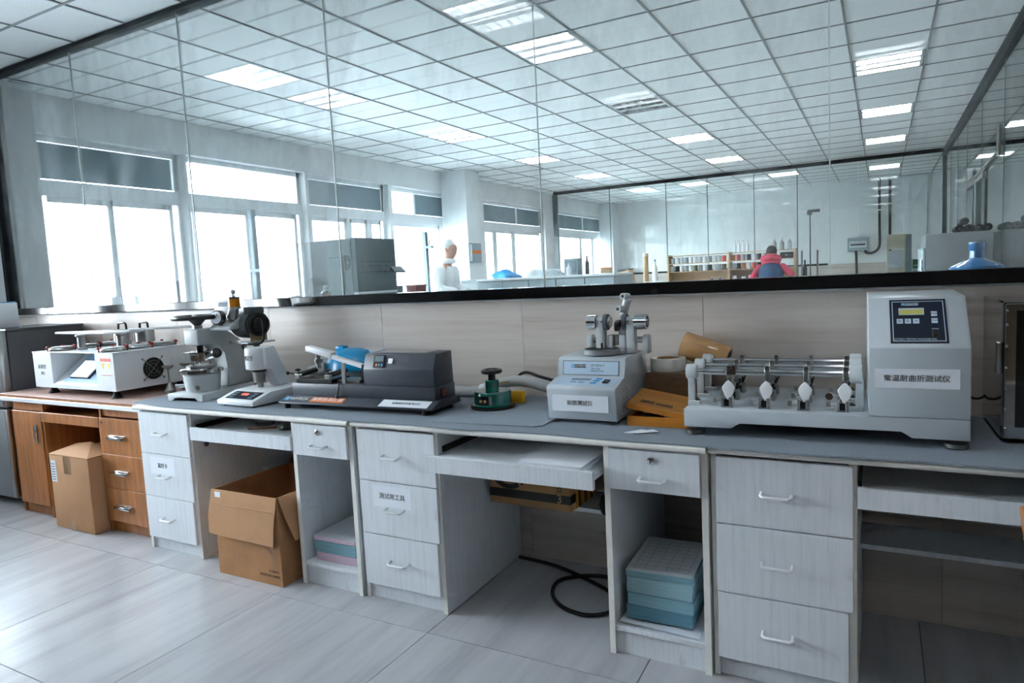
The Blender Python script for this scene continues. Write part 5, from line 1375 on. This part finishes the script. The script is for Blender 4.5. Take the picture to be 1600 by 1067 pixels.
bench('lab_bench', 'window-side bench carrying the column test frame', -5.70, -4.99, 3.35, 4.9, 0.94, 2)
tf = thing('test_frame', 'two-column metal test frame before the bright windows', 'test frame', (-5.02, 4.2, 0))
B().box(-0.40, 0.06, -0.12, 0.2, 0.9405, 0.975, 0.004).done('base_plate', 'alu_post', tf)
B().box(0.165, 0.215, -0.02, 0.03, 0, 2.0, 0.003).done('column', 'alu_post', tf)
B().box(-0.20, -0.165, -0.02, 0.03, 0.975, 1.915, 0.003).done('column', 'alu_post', tf)
B().box(-0.26, 0.72, -0.03, -0.02, 1.455, 1.485, 0.002).done('crossbar', 'alu_post', tf)
B().box(0.16, 0.30, -0.02, 0.05, 0, 0.03).done('column_foot', 'alu_post', tf)
rs_ = thing('rail_stand', 'low grey rail stand beside the first bright window', 'stand', (-5.15, 3.5, 0))
B().box(-0.36, 0.28, -0.015, 0.015, 1.40, 1.43, 0.002).done('rail', 'alu_post', rs_)
for x in (-0.30, 0.20): B().box(x - 0.025, x + 0.025, -0.02, 0.02, 0.9405, 1.40, 0.002).done('post', 'alu_post', rs_)
eb = thing('equipment_box', 'dark teal box on the bench at the first window', 'box', (-5.32, 3.62, 0.9405))
B().box(-0.09, 0.09, 0, 0.15, 0, 0.36, 0.008, 2).done('case', 'dark_teal', eb); B().box(-0.06, 0.06, -0.004, 0, 0.27, 0.33).done('face_plate', 'alu_post', eb)
tag(B().cyl((-5.42, 3.36, 0.945), (-5.52, 3.40, 1.46), 0.006, n=8).done('red_rod', 'maroon'), 'thin red rod leaning at the first window', 'rod')

bench('lab_bench', 'long grey cabinet bench with white top in the middle of the far lab', -4.88, -2.89, 8.0, 8.7, 1.295, 5, 'bench_grey')
pm('crate_white', (232, 236, 238), 0.5)
pc = thing('plastic_crate', 'white lidded crate left of the long grey bench', 'crate', (-5.62, 8.05, 0))
B().box(0, 0.45, 0, 0.4, 0, 1.27, 0.01, 2).done('body', 'crate_white', pc); B().box(-0.01, 0.46, -0.01, 0.41, 1.27, 1.30, 0.006).done('lid', 'crate_white', pc)
mb = thing('metal_bucket', 'small grey bucket with wire handle by the tall post', 'bucket', (-4.95, 6.3, 1.0))
B().lathe([(0.07, 0), (0.085, 0.005), (0.085, 0.27), (0.08, 0.27), (0.078, 0.01)], n=20, cap1=False).done('pail', 'oven_teal', mb); B().torus((0, 0, 0.30), 0.06, 0.004, (0.2, 1, 0)).done('handle', 'steel', mb)
bench('lab_bench', 'narrow bench under the grey bucket', -5.3, -4.75, 6.1, 7.0, 0.999, 1)
mbx = thing('maroon_tray', 'dark red tray beside the grey bucket', 'tray', (-4.84, 6.55, 1.0)); B().prism([(-0.05, 0), (0.05, 0), (0.075, 0.26), (-0.075, 0.26)], 'y', -0.1, 0.1, 0.003).done('tub', 'maroon', mbx); B().box(-0.085, 0.085, -0.11, 0.11, 0.26, 0.272, 0.003).done('rim', 'maroon', mbx)
tp_ = thing('tall_post', 'tall grey instrument post in front of the white-coated person', 'post', (-5.085, 7.13, 0))
B().box(-0.028, 0.028, -0.028, 0.028, 0, 1.93, 0.003).done('column', 'alu_post', tp_); B().box(-0.03, 0.11, -0.03, 0.03, 1.72, 1.75, 0.002).done('bracket', 'alu_post', tp_); B().cyl((0.06, 0, 1.75), (0.06, 0, 1.83), 0.01, n=10).done('hook', 'steel', tp_); B().box(-0.1, 0.1, -0.1, 0.1, 0, 0.03).done('foot', 'alu_post', tp_)
# on the grey bench
bz = 1.2955
n1_ = 22
rs = []
for i in range(7):
    t = i / 6
    rr = 0.17 * (1 - t ** 2.2) + 0.01
    rs.append([(-4.60 + rr * (1.2 + 0.3 * math.sin(3 * a + i)) * math.cos(a), 8.3 + 0.6 * rr * (1 + 0.25 * math.sin(4 * a)) * math.sin(a), bz + 0.11 * t * (1 + 0.2 * math.sin(2 * a))) for a in [2 * PI * j / n1_ for j in range(n1_)]])
tag(B().rings(rs).done('blue_cloth', 'cloth_blue'), 'crumpled bright blue cloth on the long grey bench', 'cloth')
rs = []
for i in range(6):
    t = i / 5
    rs.append([(-4.0 + (0.29 - 0.08 * t) * (1 + 0.08 * math.sin(5 * a + i)) * math.cos(a), 8.35 + (0.2 - 0.06 * t) * math.sin(a), bz + 0.085 * t + 0.012 * math.sin(7 * a) * t) for a in [2 * PI * j / 30 for j in range(30)]])
tag(B().rings(rs).done('foil_bundle', 'foil'), 'silvery crumpled bundle on the long grey bench beside the blue cloth', 'bundle')
ib = thing('instrument_case', 'upright grey case standing on the long grey bench', 'case', (-3.68, 8.25, bz)); B().box(0, 0.2, 0, 0.15, 0, 0.215, 0.006, 2).done('case', 'bench_grey', ib); B().box(0.02, 0.18, -0.004, 0, 0.03, 0.19).done('front_plate', 'alu_post', ib)
def bottle(nm, label, x, y, z, r, h, mat, cap='black_plastic', group=None, neck=0.35):
    t = thing(nm, label, 'bottle', (x, y, z), 0, group)
    B().lathe([(r * 0.9, 0), (r, h * 0.03), (r, h * 0.62), (r * neck, h * 0.78), (r * neck, h * 0.9)], n=16).done('body', mat, t)
    B().lathe([(r * neck * 1.15, h * 0.9), (r * neck * 1.15, h), (r * neck, h)], n=14).done('cap', cap, t)
    return t
bottle('reagent_bottle', 'dark slim bottle on the long grey bench by the upright case', -3.37, 8.3, bz, 0.028, 0.24, 'dark_teal')
bottle('reagent_bottle', 'white bottle in front of the upright grey case', -3.57, 8.16, bz, 0.035, 0.15, 'white_plastic', 'white_plastic')
ob2 = thing('small_carton', 'small orange-topped carton at the right end of the grey bench', 'carton', (-3.19, 8.3, bz)); B().box(0, 0.13, 0, 0.1, 0, 0.06, 0.002).done('body', 'pine', ob2); B().box(-0.003, 0.133, -0.003, 0.103, 0.06, 0.072, 0.002).done('lid', 'orange_label', ob2)
pbx = thing('notice_box', 'grey wall box with orange stripe on the window pillar', 'wall box', (-5.5, 8.80, 1.56))
B().box(0, 0.06, -0.06, 0.30, 0, 0.29, 0.004).done('case', 'bench_grey', pbx); B().box(0.06, 0.064, -0.03, 0.02, 0.02, 0.27).done('white_strip', 'paper_white', pbx); B().box(0.06, 0.065, 0.04, 0.28, 0.13, 0.18).done('orange_stripe', 'orange_label', pbx)

# ---------------------------------------------------------------- shelves with tins
sh = thing('pine_shelf', 'pine shelf unit full of tins before the rear partition', 'shelf', (-3.42, 12.25, 0))
SW, SD = 2.17, 0.30
for x in (0, 1.07, SW - 0.03): B().box(x, x + 0.03, 0, SD, 0, 1.56, 0.002).done('upright', 'pine', sh)
for z in (1.255, 1.40, 1.545): B().box(0.03, SW - 0.03, 0.005, SD, z - 0.012, z, 0.001).done('shelf_board', 'pine', sh)
for z in (0.25, 0.62, 0.98): B().box(0.03, SW - 0.03, 0.005, SD, z - 0.018, z, 0.001).done('shelf_board', 'pine', sh)
B().box(0.03, SW - 0.03, SD - 0.008, SD, 0.98, 1.24).done('back_board', 'pine', sh)
tin_cols = {'white': ((226, 230, 232), 'white'), 'grey': ((150, 160, 166), 'grey'), 'pale': ((196, 204, 206), 'pale silver'), 'dark': ((44, 52, 60), 'black'), 'red': ((214, 84, 74), 'red'), 'amber': ((170, 104, 52), 'amber'), 'olive': ((96, 92, 60), 'olive')}
tinmesh = {}
for k_, (c_, _) in tin_cols.items():
    pm('tin_' + k_, c_, 0.4, var=0.03)
def tin(x, y, z, k, lab, grp):
    t = thing('paint_tin', lab, 'tin', (x, y, z), 0, grp)
    if k not in tinmesh:
        a = B().lathe([(0.036, 0), (0.038, 0.003), (0.038, 0.098), (0.036, 0.1)], n=14).done('can', 'tin_' + k, t)
        l = B().lathe([(0.034, 0.1), (0.036, 0.103), (0.032, 0.105)], n=14).done('lid', 'steel', t)
        tinmesh[k] = (a.data, l.data)
    else:
        link('can', tinmesh[k][0], t); link('lid', tinmesh[k][1], t)
def row(x0, cols, z, where, step=0.083, y=12.33):
    OR = ['first', 'second', 'third', 'fourth', 'fifth', 'sixth', 'seventh', 'eighth', 'ninth', 'tenth', 'eleventh', 'twelfth']
    for i, k in enumerate(cols):
        nm = tin_cols[k][1]
        lab = '%s tin, %s from the left on the %s of the pine shelf' % (nm, OR[i], where)
        tin(x0 + i * step, y + 0.012 * math.sin(i * 2.3), z, k, lab, 'tins on the ' + where)
row(-3.335, ['grey', 'white', 'pale', 'grey', 'white', 'white', 'pale', 'white', 'grey', 'white', 'pale', 'red'], 1.4005, 'upper left board')
row(-3.335, ['pale', 'dark', 'white', 'grey', 'white', 'olive', 'grey', 'white', 'dark', 'white', 'grey', 'olive'], 1.2555, 'middle left board')
row(-2.265, ['amber', 'red', 'grey', 'dark', 'white', 'dark', 'pale', 'dark'], 1.4005, 'upper right board', 0.085)
row(-2.265, ['grey', 'dark', 'amber', 'white', 'red', 'dark', 'amber'], 1.2555, 'middle right board', 0.085)
for i, x in enumerate((-2.50, -2.64)): bottle('wash_bottle', ['right', 'left'][i] + ' dark jar on the low left board of the pine shelf', x, 12.33, 0.9805, 0.055, 0.15, 'dark_teal', 'white_plastic', 'jars on the low boards')
for i, x in enumerate((-2.25, -2.10, -1.98, -1.88)): bottle('white_jar', 'white jar on the low right board of the pine shelf, %s from the left' % ['first', 'second', 'third', 'fourth'][i], x, 12.33, 0.9805, 0.05, 0.16 - 0.02 * (i % 2), 'white_plastic', 'white_plastic', 'white jars on the low right board', 0.6)
for i, x in enumerate((-2.24, -2.17, -2.10, -2.03)): bottle('dropper_bottle', 'slim white dropper bottle on top of the shelf, %s from the left' % ['first', 'second', 'third', 'fourth'][i], x, 12.35, 1.5455, 0.022, 0.20, 'white_plastic', 'brass_tan', 'dropper bottles on the shelf top', 0.25)
for i, x in enumerate((-1.60, -1.48, -1.36)): bottle('squeeze_bottle', 'clear squeeze bottle on the shelf top behind the person, %s from the left' % ['first', 'second', 'third'][i], x, 12.42, 1.5455, 0.035, 0.20, 'hose_grey', 'white_plastic', 'squeeze bottles on the shelf top', 0.3)
bb_ = thing('black_case', 'black case on the upper shelf right of the person', 'case', (-1.50, 12.28, 1.4005)); B().box(0, 0.20, 0, 0.15, 0, 0.10, 0.004).done('case', 'black_plastic', bb_); B().box(0.08, 0.12, -0.01, 0, 0.04, 0.06, 0.003).done('latch', 'steel', bb_)
bottle('thermos', 'dark thermos flask right of the pine shelf', -1.12, 12.35, 1.0005, 0.035, 0.35, 'dark_teal', 'black_plastic')
bench('side_table', 'small side table right of the pine shelf', -1.235, -1.0, 12.2, 12.55, 1.0, 1, 'pine', 'pine')
# left of the shelf
cm = thing('cream_cabinet', 'white cabinet left of the pine shelf', 'cabinet', (-3.86, 12.2, 0)); B().box(0, 0.38, 0, 0.35, 0, 1.10, 0.004).done('carcass', 'crate_white', cm); B().box(0.01, 0.37, -0.016, 0, 0.05, 1.08, 0.002).done('door', 'crate_white', cm)
td = thing('cutting_block', 'tan machine block with sloping dark top left of the shelf', 'machine', (-4.30, 12.2, 0.0)); B().box(-0.02, 0.24, 0, 0.3, 0, 1.0, 0.004).done('pedestal', 'crate_white', td); B().prism([(0.0, 1.0005), (0.0, 1.18), (-0.06, 1.30), (0.16, 1.34), (0.22, 1.0005)], 'y', 0.02, 0.28, 0.004).done('block', 'pine', td); B().prism([(-0.065, 1.305), (-0.03, 1.36), (0.17, 1.36), (0.16, 1.342)], 'y', 0.0, 0.3, 0.003).done('dark_top', 'wheel_grey', td); B().cyl((-0.10, 0.15, 1.12), (0.0, 0.15, 1.12), 0.03, n=14).done('spindle', 'dull_steel', td)
bottle('tall_tube', 'brown upright tube between the tan block and the shelf', -3.83, 12.3, 1.1005, 0.05, 0.52, 'brass_tan', 'cream_plastic', None, 0.95)
bottle('white_bottle', 'white bottle standing next to the brown upright tube', -3.66, 12.3, 1.1005, 0.05, 0.40, 'white_plastic', 'panel_blue')

# ---------------------------------------------------------------- far wall fittings
mt = thing('meter_box', 'grey meter box on the far wall with black conduits', 'meter box', (-0.62, YW - 0.012, 1.5))
B().box(0, 0.385, -0.10, 0, 0, 0.27, 0.01, 2).done('case', 'bench_grey', mt); B().box(0.03, 0.355, -0.106, -0.10, 0.06, 0.20, 0.003).done('window', 'paper_pale', mt); B().box(0.06, 0.33, -0.109, -0.106, 0.11, 0.14).done('breaker_row', 'dark_teal', mt)
B().tube([(0.32, -0.04, 0.0), (0.36, -0.04, -0.05), (0.45, -0.04, -0.06), (0.55, -0.04, 0.0), (0.59, -0.04, 0.12), (0.59, -0.04, 0.4), (0.585, -0.04, 1.44)], 0.026, 10, 6).done('conduit', 'black_rubber', mt)
B().tube([(0.16, -0.04, 0.0), (0.17, -0.04, -0.4), (0.18, -0.04, -1.4)], 0.024, 10).done('conduit', 'black_rubber', mt)
dw = sroot('door_2', (0.16, YW, 0))
B().box(0, 0.64, -0.04, 0, 0, 2.93, 0.003).done('door_panel', 'crate_white', dw)
B().box(-0.03, 0.02, -0.06, 0, 0, 2.95, 0.003).done('frame', 'black_rail', dw)
B().box(0.02, 0.62, -0.05, -0.04, 2.2, 2.23).box(0.30, 0.33, -0.05, -0.04, 0, 2.9).done('door_trim', 'paper_white', dw)
cd_ = thing('water_dispenser', 'cream water dispenser before the far wall', 'dispenser', (0.08, 13.0, 0))
B().box(0, 0.27, 0, 0.33, 0.02, 1.70, 0.01, 2).done('case', 'cream_plastic', cd_); B().box(0.02, 0.25, -0.006, 0, 1.15, 1.45, 0.003).done('tap_panel', 'paper_white', cd_); B().box(0.03, 0.07, -0.012, -0.006, 1.43, 1.45).done('button', 'black_plastic', cd_); B().box(0.27, 0.36, 0.04, 0.33, 0.02, 1.69, 0.004).done('side_cover', 'bench_grey', cd_)
for x in (0.04, 0.22): B().cyl((x, 0.1, 0), (x, 0.1, 0.025), 0.02, n=10).done('foot', 'black_rubber', cd_)
gb_ = thing('green_cabinet', 'green and white cabinet right of the cream dispenser', 'cabinet', (0.45, 13.0, 0)); B().box(0, 0.34, 0, 0.4, 0, 1.28, 0.004).done('carcass', 'crate_white', gb_); B().box(0.005, 0.335, -0.012, 0, 1.12, 1.27, 0.002).done('green_door', 'green_panel', gb_); B().box(0.005, 0.335, -0.012, 0, 0.03, 1.09, 0.002).done('lower_door', 'green_panel', gb_)
B().box(0.02, 0.32, -0.014, -0.012, 1.165, 1.18).done('white_stripe', 'paper_white', gb_)

# ---------------------------------------------------------------- right part: grey machine with black rolls, water bottle
gm = thing('grey_machine', 'large plain grey machine housing in front of the side partition', 'machine', (0.34, 7.0, 0))
B().box(0, 0.49, 0, 0.9, 0.05, 1.495, 0.006, 2).done('housing', 'grey_machine', gm); B().box(-0.02, 0.0, 0.0, 0.9, 0.05, 1.38, 0.004).done('side_cover', 'bench_grey', gm); B().box(-0.035, -0.02, 0.02, 0.05, 0.2, 1.28, 0.003).done('grip_bar', 'chrome', gm)
for x in (0.05, 0.44): B().cyl((x, 0.1, 0), (x, 0.1, 0.055), 0.025, n=12).done('foot', 'black_rubber', gm); B().cyl((x, 0.8, 0), (x, 0.8, 0.055), 0.025, n=12).done('foot', 'black_rubber', gm)
for i, (x, z) in enumerate(((0.595, 1.5275), (0.663, 1.5275), (0.731, 1.5275), (0.797, 1.5275), (0.63, 1.588))):
    rl = thing('black_roll', ['first black roll from the left on the grey machine', 'second black roll from the left on the grey machine', 'third black roll from the left on the grey machine', 'rightmost black roll on the grey machine', 'top black roll lying across the two left rolls'][i], 'roll', (x, 7.05, z), 0, 'black rolls on the grey machine')
    B().lathe([(0.014, 0), (0.032, 0), (0.032, 0.35), (0.014, 0.35), (0.014, 0)], (0, 0, 0), (0, 1, 0), 20, cap0=False, cap1=False).done('roll', 'black_rubber', rl)
    B().lathe([(0.010, 0.002), (0.0138, 0.002), (0.0138, 0.348), (0.010, 0.348), (0.010, 0.002)], (0, 0, 0), (0, 1, 0), 16, cap0=False, cap1=False).done('core', 'dark_teal', rl)
st = thing('bottle_stand', 'grey stand under the blue water bottle', 'stand', (0.44, 4.3, 0)); B().box(-0.16, 0.16, -0.16, 0.16, 0.02, 0.92, 0.01, 2).done('case', 'bench_grey', st); B().lathe([(0.13, 0.92), (0.14, 0.93), (0.14, 0.945), (0.1, 0.945)], n=28).done('seat_ring', 'white_plastic', st); B().box(-0.13, 0.13, -0.13, 0.13, 0, 0.02).done('plinth', 'black_plastic', st)
wbt = thing('water_bottle', 'big blue water bottle standing beyond the glass on the right', 'bottle', (0.44, 4.3, 0.9455))
B().lathe([(0.12, 0), (0.134, 0.01), (0.134, 0.09), (0.128, 0.10), (0.134, 0.11), (0.134, 0.20), (0.128, 0.21), (0.134, 0.22), (0.134, 0.265), (0.12, 0.292), (0.08, 0.312), (0.045, 0.325), (0.034, 0.335), (0.032, 0.375)], n=32).done('body', 'water_blue', wbt)
B().lathe([(0.036, 0.372), (0.038, 0.376), (0.038, 0.415), (0.034, 0.418)], n=24).done('cap', 'water_blue', wbt)
bench('side_bench', 'dark green bench in the room right of the side partition', 1.25, 2.6, 7.5, 8.3, 1.18, 3, 'oven_side', 'green_panel')
pp = thing('paper_pile', 'low pile of white paper on the dark green bench', 'paper', (1.4, 7.55, 1.1805), 0.1); B().box(0, 0.5, 0, 0.35, 0, 0.03, 0.002).done('sheets', 'paper_white', pp); B().box(0.1, 0.45, 0.05, 0.3, 0.03, 0.045, 0.002).done('top_sheet', 'paper_pale', pp)

# ---------------------------------------------------------------- people
pm('skin', (196, 152, 128), 0.55, var=0.04); pm('hair', (28, 24, 24), 0.6, var=0.1, sc=30); pm('jacket_red', (206, 62, 88), 0.75, var=0.07, sc=9, bmp=0.2)
pm('jacket_blue', (36, 76, 112), 0.75, var=0.08, sc=9, bmp=0.2); pm('coat_white', (236, 240, 242), 0.85, var=0.03, sc=6); pm('trousers', (40, 44, 54), 0.8)
def skin_mesh(nm, nodes, edges, mat, parent, root=0, sub=2):
    keys = list(nodes)
    me = bpy.data.meshes.new(nm)
    me.from_pydata([nodes[k][0] for k in keys], [(keys.index(a), keys.index(b)) for a, b in edges], [])
    o = bpy.data.objects.new(nm, me); COL.objects.link(o)
    sk = o.modifiers.new('s', 'SKIN'); sk.use_smooth_shade = True
    for i, k in enumerate(keys):
        r = nodes[k][1]
        v = me.skin_vertices[0].data[i]
        v.radius = r if isinstance(r, tuple) else (r, r)
        v.use_root = (i == root)
    ss = o.modifiers.new('u', 'SUBSURF'); ss.levels = sub; ss.render_levels = sub
    dg = bpy.context.evaluated_depsgraph_get()
    m2 = bpy.data.meshes.new_from_object(o.evaluated_get(dg))
    bpy.data.objects.remove(o); bpy.data.meshes.remove(me)
    m2.materials.clear(); m2.materials.append(MATS[mat]); m2.name = nm
    for p in m2.polygons: p.use_smooth = True
    return link(nm, m2, parent)
def person(label, loc, rz, arms, coat, trouser_mat='trousers', hair_long=False, hair_mat='hair', lean=0.0, scale=1.0):
    """local frame: facing +y, feet at z 0"""
    p = thing('person', label, 'person', loc, rz)
    p.scale = (scale,) * 3
    L = lambda z: lean * max(0, z - 0.9)
    N = {'pelvis': ((0, 0, 0.92), (0.14, 0.10)), 'waist': ((0, L(1.08), 1.08), (0.11, 0.08)), 'chest': ((0, L(1.28), 1.28), (0.12, 0.075)), 'neck0': ((0, L(1.42), 1.42), (0.065, 0.065)), 'neck': ((0, L(1.48) + 0.01, 1.48), (0.05, 0.052)), 'jaw': ((0, L(1.54) + 0.03, 1.54), (0.078, 0.092)), 'head': ((0, L(1.62) + 0.025, 1.62), (0.096, 0.116)), 'crown': ((0, L(1.69) + 0.02, 1.69), (0.078, 0.098))}
    E = [('pelvis', 'waist'), ('waist', 'chest'), ('chest', 'neck0'), ('neck0', 'neck'), ('neck', 'jaw'), ('jaw', 'head'), ('head', 'crown')]
    for s_, sg in (('l', -1), ('r', 1)):
        el, wr = arms[s_]
        shd = (sg * 0.165, L(1.38), 1.38)
        N['sh' + s_] = (shd, 0.05); N['el' + s_] = (el, 0.043); N['wr' + s_] = (wr, 0.030)
        E += [('chest', 'sh' + s_), ('sh' + s_, 'el' + s_), ('el' + s_, 'wr' + s_)]
        dv = (Vector(wr) - Vector(el)).normalized()
        side = dv.cross(Vector((0, 0, 1)));  side = side.normalized() if side.length > 0.1 else Vector((1, 0, 0))
        palm = Vector(wr) + dv * 0.055
        N['pa' + s_] = (tuple(palm), (0.034, 0.018)); E.append(('wr' + s_, 'pa' + s_))
        for k in range(4):
            a = palm + dv * 0.03 + side * (k - 1.5) * 0.019
            b_ = a + dv * (0.035 + 0.006 * (k in (1, 2))) + Vector((0, 0, -0.008))
            N['f%s%d' % (s_, k)] = (tuple(a), 0.0095); N['g%s%d' % (s_, k)] = (tuple(b_), 0.008); 
            E += [('pa' + s_, 'f%s%d' % (s_, k)), ('f%s%d' % (s_, k), 'g%s%d' % (s_, k))]
        th = Vector(wr) + dv * 0.03 - side * sg * 0.045
        N['t' + s_] = (tuple(th), 0.011); E.append(('pa' + s_, 't' + s_))
        N['hip' + s_] = ((sg * 0.09, 0, 0.86), 0.088); N['kn' + s_] = ((sg * 0.095, 0.015, 0.48), 0.058); N['an' + s_] = ((sg * 0.095, -0.01, 0.09), 0.042); N['to' + s_] = ((sg * 0.10, 0.14, 0.045), (0.042, 0.034))
        E += [('pelvis', 'hip' + s_), ('hip' + s_, 'kn' + s_), ('kn' + s_, 'an' + s_), ('an' + s_, 'to' + s_)]
    body = skin_mesh('body', N, E, 'skin', p)
    # trousers as a shell over the legs
    T_ = {'pelvis': ((0, 0, 0.93), (0.165, 0.125))}
    TE = []
    for s_, sg in (('l', -1), ('r', 1)):
        T_['hip' + s_] = ((sg * 0.09, 0, 0.85), 0.105); T_['kn' + s_] = ((sg * 0.095, 0.015, 0.48), 0.076); T_['an' + s_] = ((sg * 0.095, -0.005, 0.06), 0.068)
        TE += [('pelvis', 'hip' + s_), ('hip' + s_, 'kn' + s_), ('kn' + s_, 'an' + s_)]
    skin_mesh('trousers', T_, TE, trouser_mat, p)
    # coat: torso and sleeves
    cm_, sm_, puff, tp_f = coat
    Cn = {'pelvis': ((0, L(0.9), 0.80), (0.19 * tp_f, 0.15 * tp_f)), 'waist': ((0, L(1.08), 1.08), (0.17 * tp_f, 0.14 * tp_f)), 'chest': ((0, L(1.28), 1.28), (0.195 * tp_f, 0.155 * tp_f)), 'neck0': ((0, L(1.43) + 0.005, 1.43), (0.15, 0.14))}
    CE = [('pelvis', 'waist'), ('waist', 'chest'), ('chest', 'neck0')]
    ct_ = skin_mesh('coat', Cn, CE, cm_, p)
    for s_, sg in (('l', -1), ('r', 1)):
        el, wr = arms[s_]
        skin_mesh('sleeve', {'a': ((sg * 0.14, L(1.37), 1.37), 0.07 * puff), 's': ((sg * 0.20, L(1.36), 1.355), 0.082 * puff), 'e': (el, 0.066 * puff), 'w': (tuple(Vector(wr) * 0.93 + Vector(el) * 0.07), 0.05 * puff)}, [('a', 's'), ('s', 'e'), ('e', 'w')], sm_, p)
    B().torus((0, L(1.47) + 0.005, 1.465), 0.075, 0.034, n=22, m=8).done('collar', sm_, p, 80)
    # hair, ears, face
    hc = Vector((0, L(1.64) + 0.012, 1.64))
    rs = []
    for i in range(9):
        t = PI * i / 8 * (0.62 if not hair_long else 0.8)
        rs.append([hc + Vector((0.092 * math.sin(t) * math.cos(a), -0.006 + 0.112 * math.sin(t) * math.sin(a) * (0.86 if math.sin(a) > 0 else 1.0), 0.102 * math.cos(t))) if t > 0 else hc + Vector((0.002 * math.cos(a), 0.002 * math.sin(a), 0.102)) for a in [2 * PI * j / 20 for j in range(20)]])
    B().rings(rs, cap1=True).done('hair' if hair_mat == 'hair' else 'cap', hair_mat, p, 80)
    for sg in (-1, 1):
        B().ball((sg * 0.080, L(1.6) + 0.02, 1.605), (0.012, 0.02, 0.032), 10, 8).done('ear', 'skin', p)
        B().ball((sg * 0.032, L(1.62) + 0.108, 1.622), (0.012, 0.008, 0.008), 10, 6).done('eye', 'ink', p)
    B().prism([(L(1.6) + 0.10, 1.635), (L(1.6) + 0.135, 1.585), (L(1.6) + 0.10, 1.58)], 'x', -0.013, 0.013, 0.004, 2).done('nose', 'skin', p)
    B().ball((0, L(1.55) + 0.096, 1.548), (0.026, 0.008, 0.007), 12, 6).done('mouth', 'lamp_red', p)
    return p
rp = person('person in red and blue padded jacket seen from behind at the shelf', (-1.61, 11.88, 0), 0.0,
            {'l': ((-0.33, 0.02, 1.10), (-0.26, 0.24, 1.02)), 'r': ((0.36, 0.06, 1.20), (0.34, 0.27, 1.22))}, ('jacket_blue', 'jacket_red', 0.95, 1.3), lean=0.35, scale=0.93)
# red yoke and hood of the jacket
skin_mesh('yoke', {'a': ((-0.17, 0.15, 1.43), 0.06), 'b': ((0, 0.14, 1.455), (0.075, 0.075)), 'c': ((0.17, 0.15, 1.43), 0.06)}, [('a', 'b'), ('b', 'c')], 'jacket_red', rp, 1)
B().tube([(0.13 * math.cos(a), 0.17 + 0.10 * math.sin(a), 1.50 - 0.03 * math.sin(a)) for a in [2 * PI * j / 20 for j in range(20)]], 0.055, 12, closed=True).done('hood', 'jacket_red', rp, 80)
person('person in white lab coat standing before the window behind the post', (-5.06, 7.46, 0), -1.4,
       {'l': ((-0.25, 0.05, 1.12), (-0.16, 0.28, 1.08)), 'r': ((0.25, 0.05, 1.12), (0.16, 0.28, 1.08))}, ('coat_white', 'coat_white', 1.05, 1.05), hair_mat='coat_white', lean=0.1, scale=1.06)
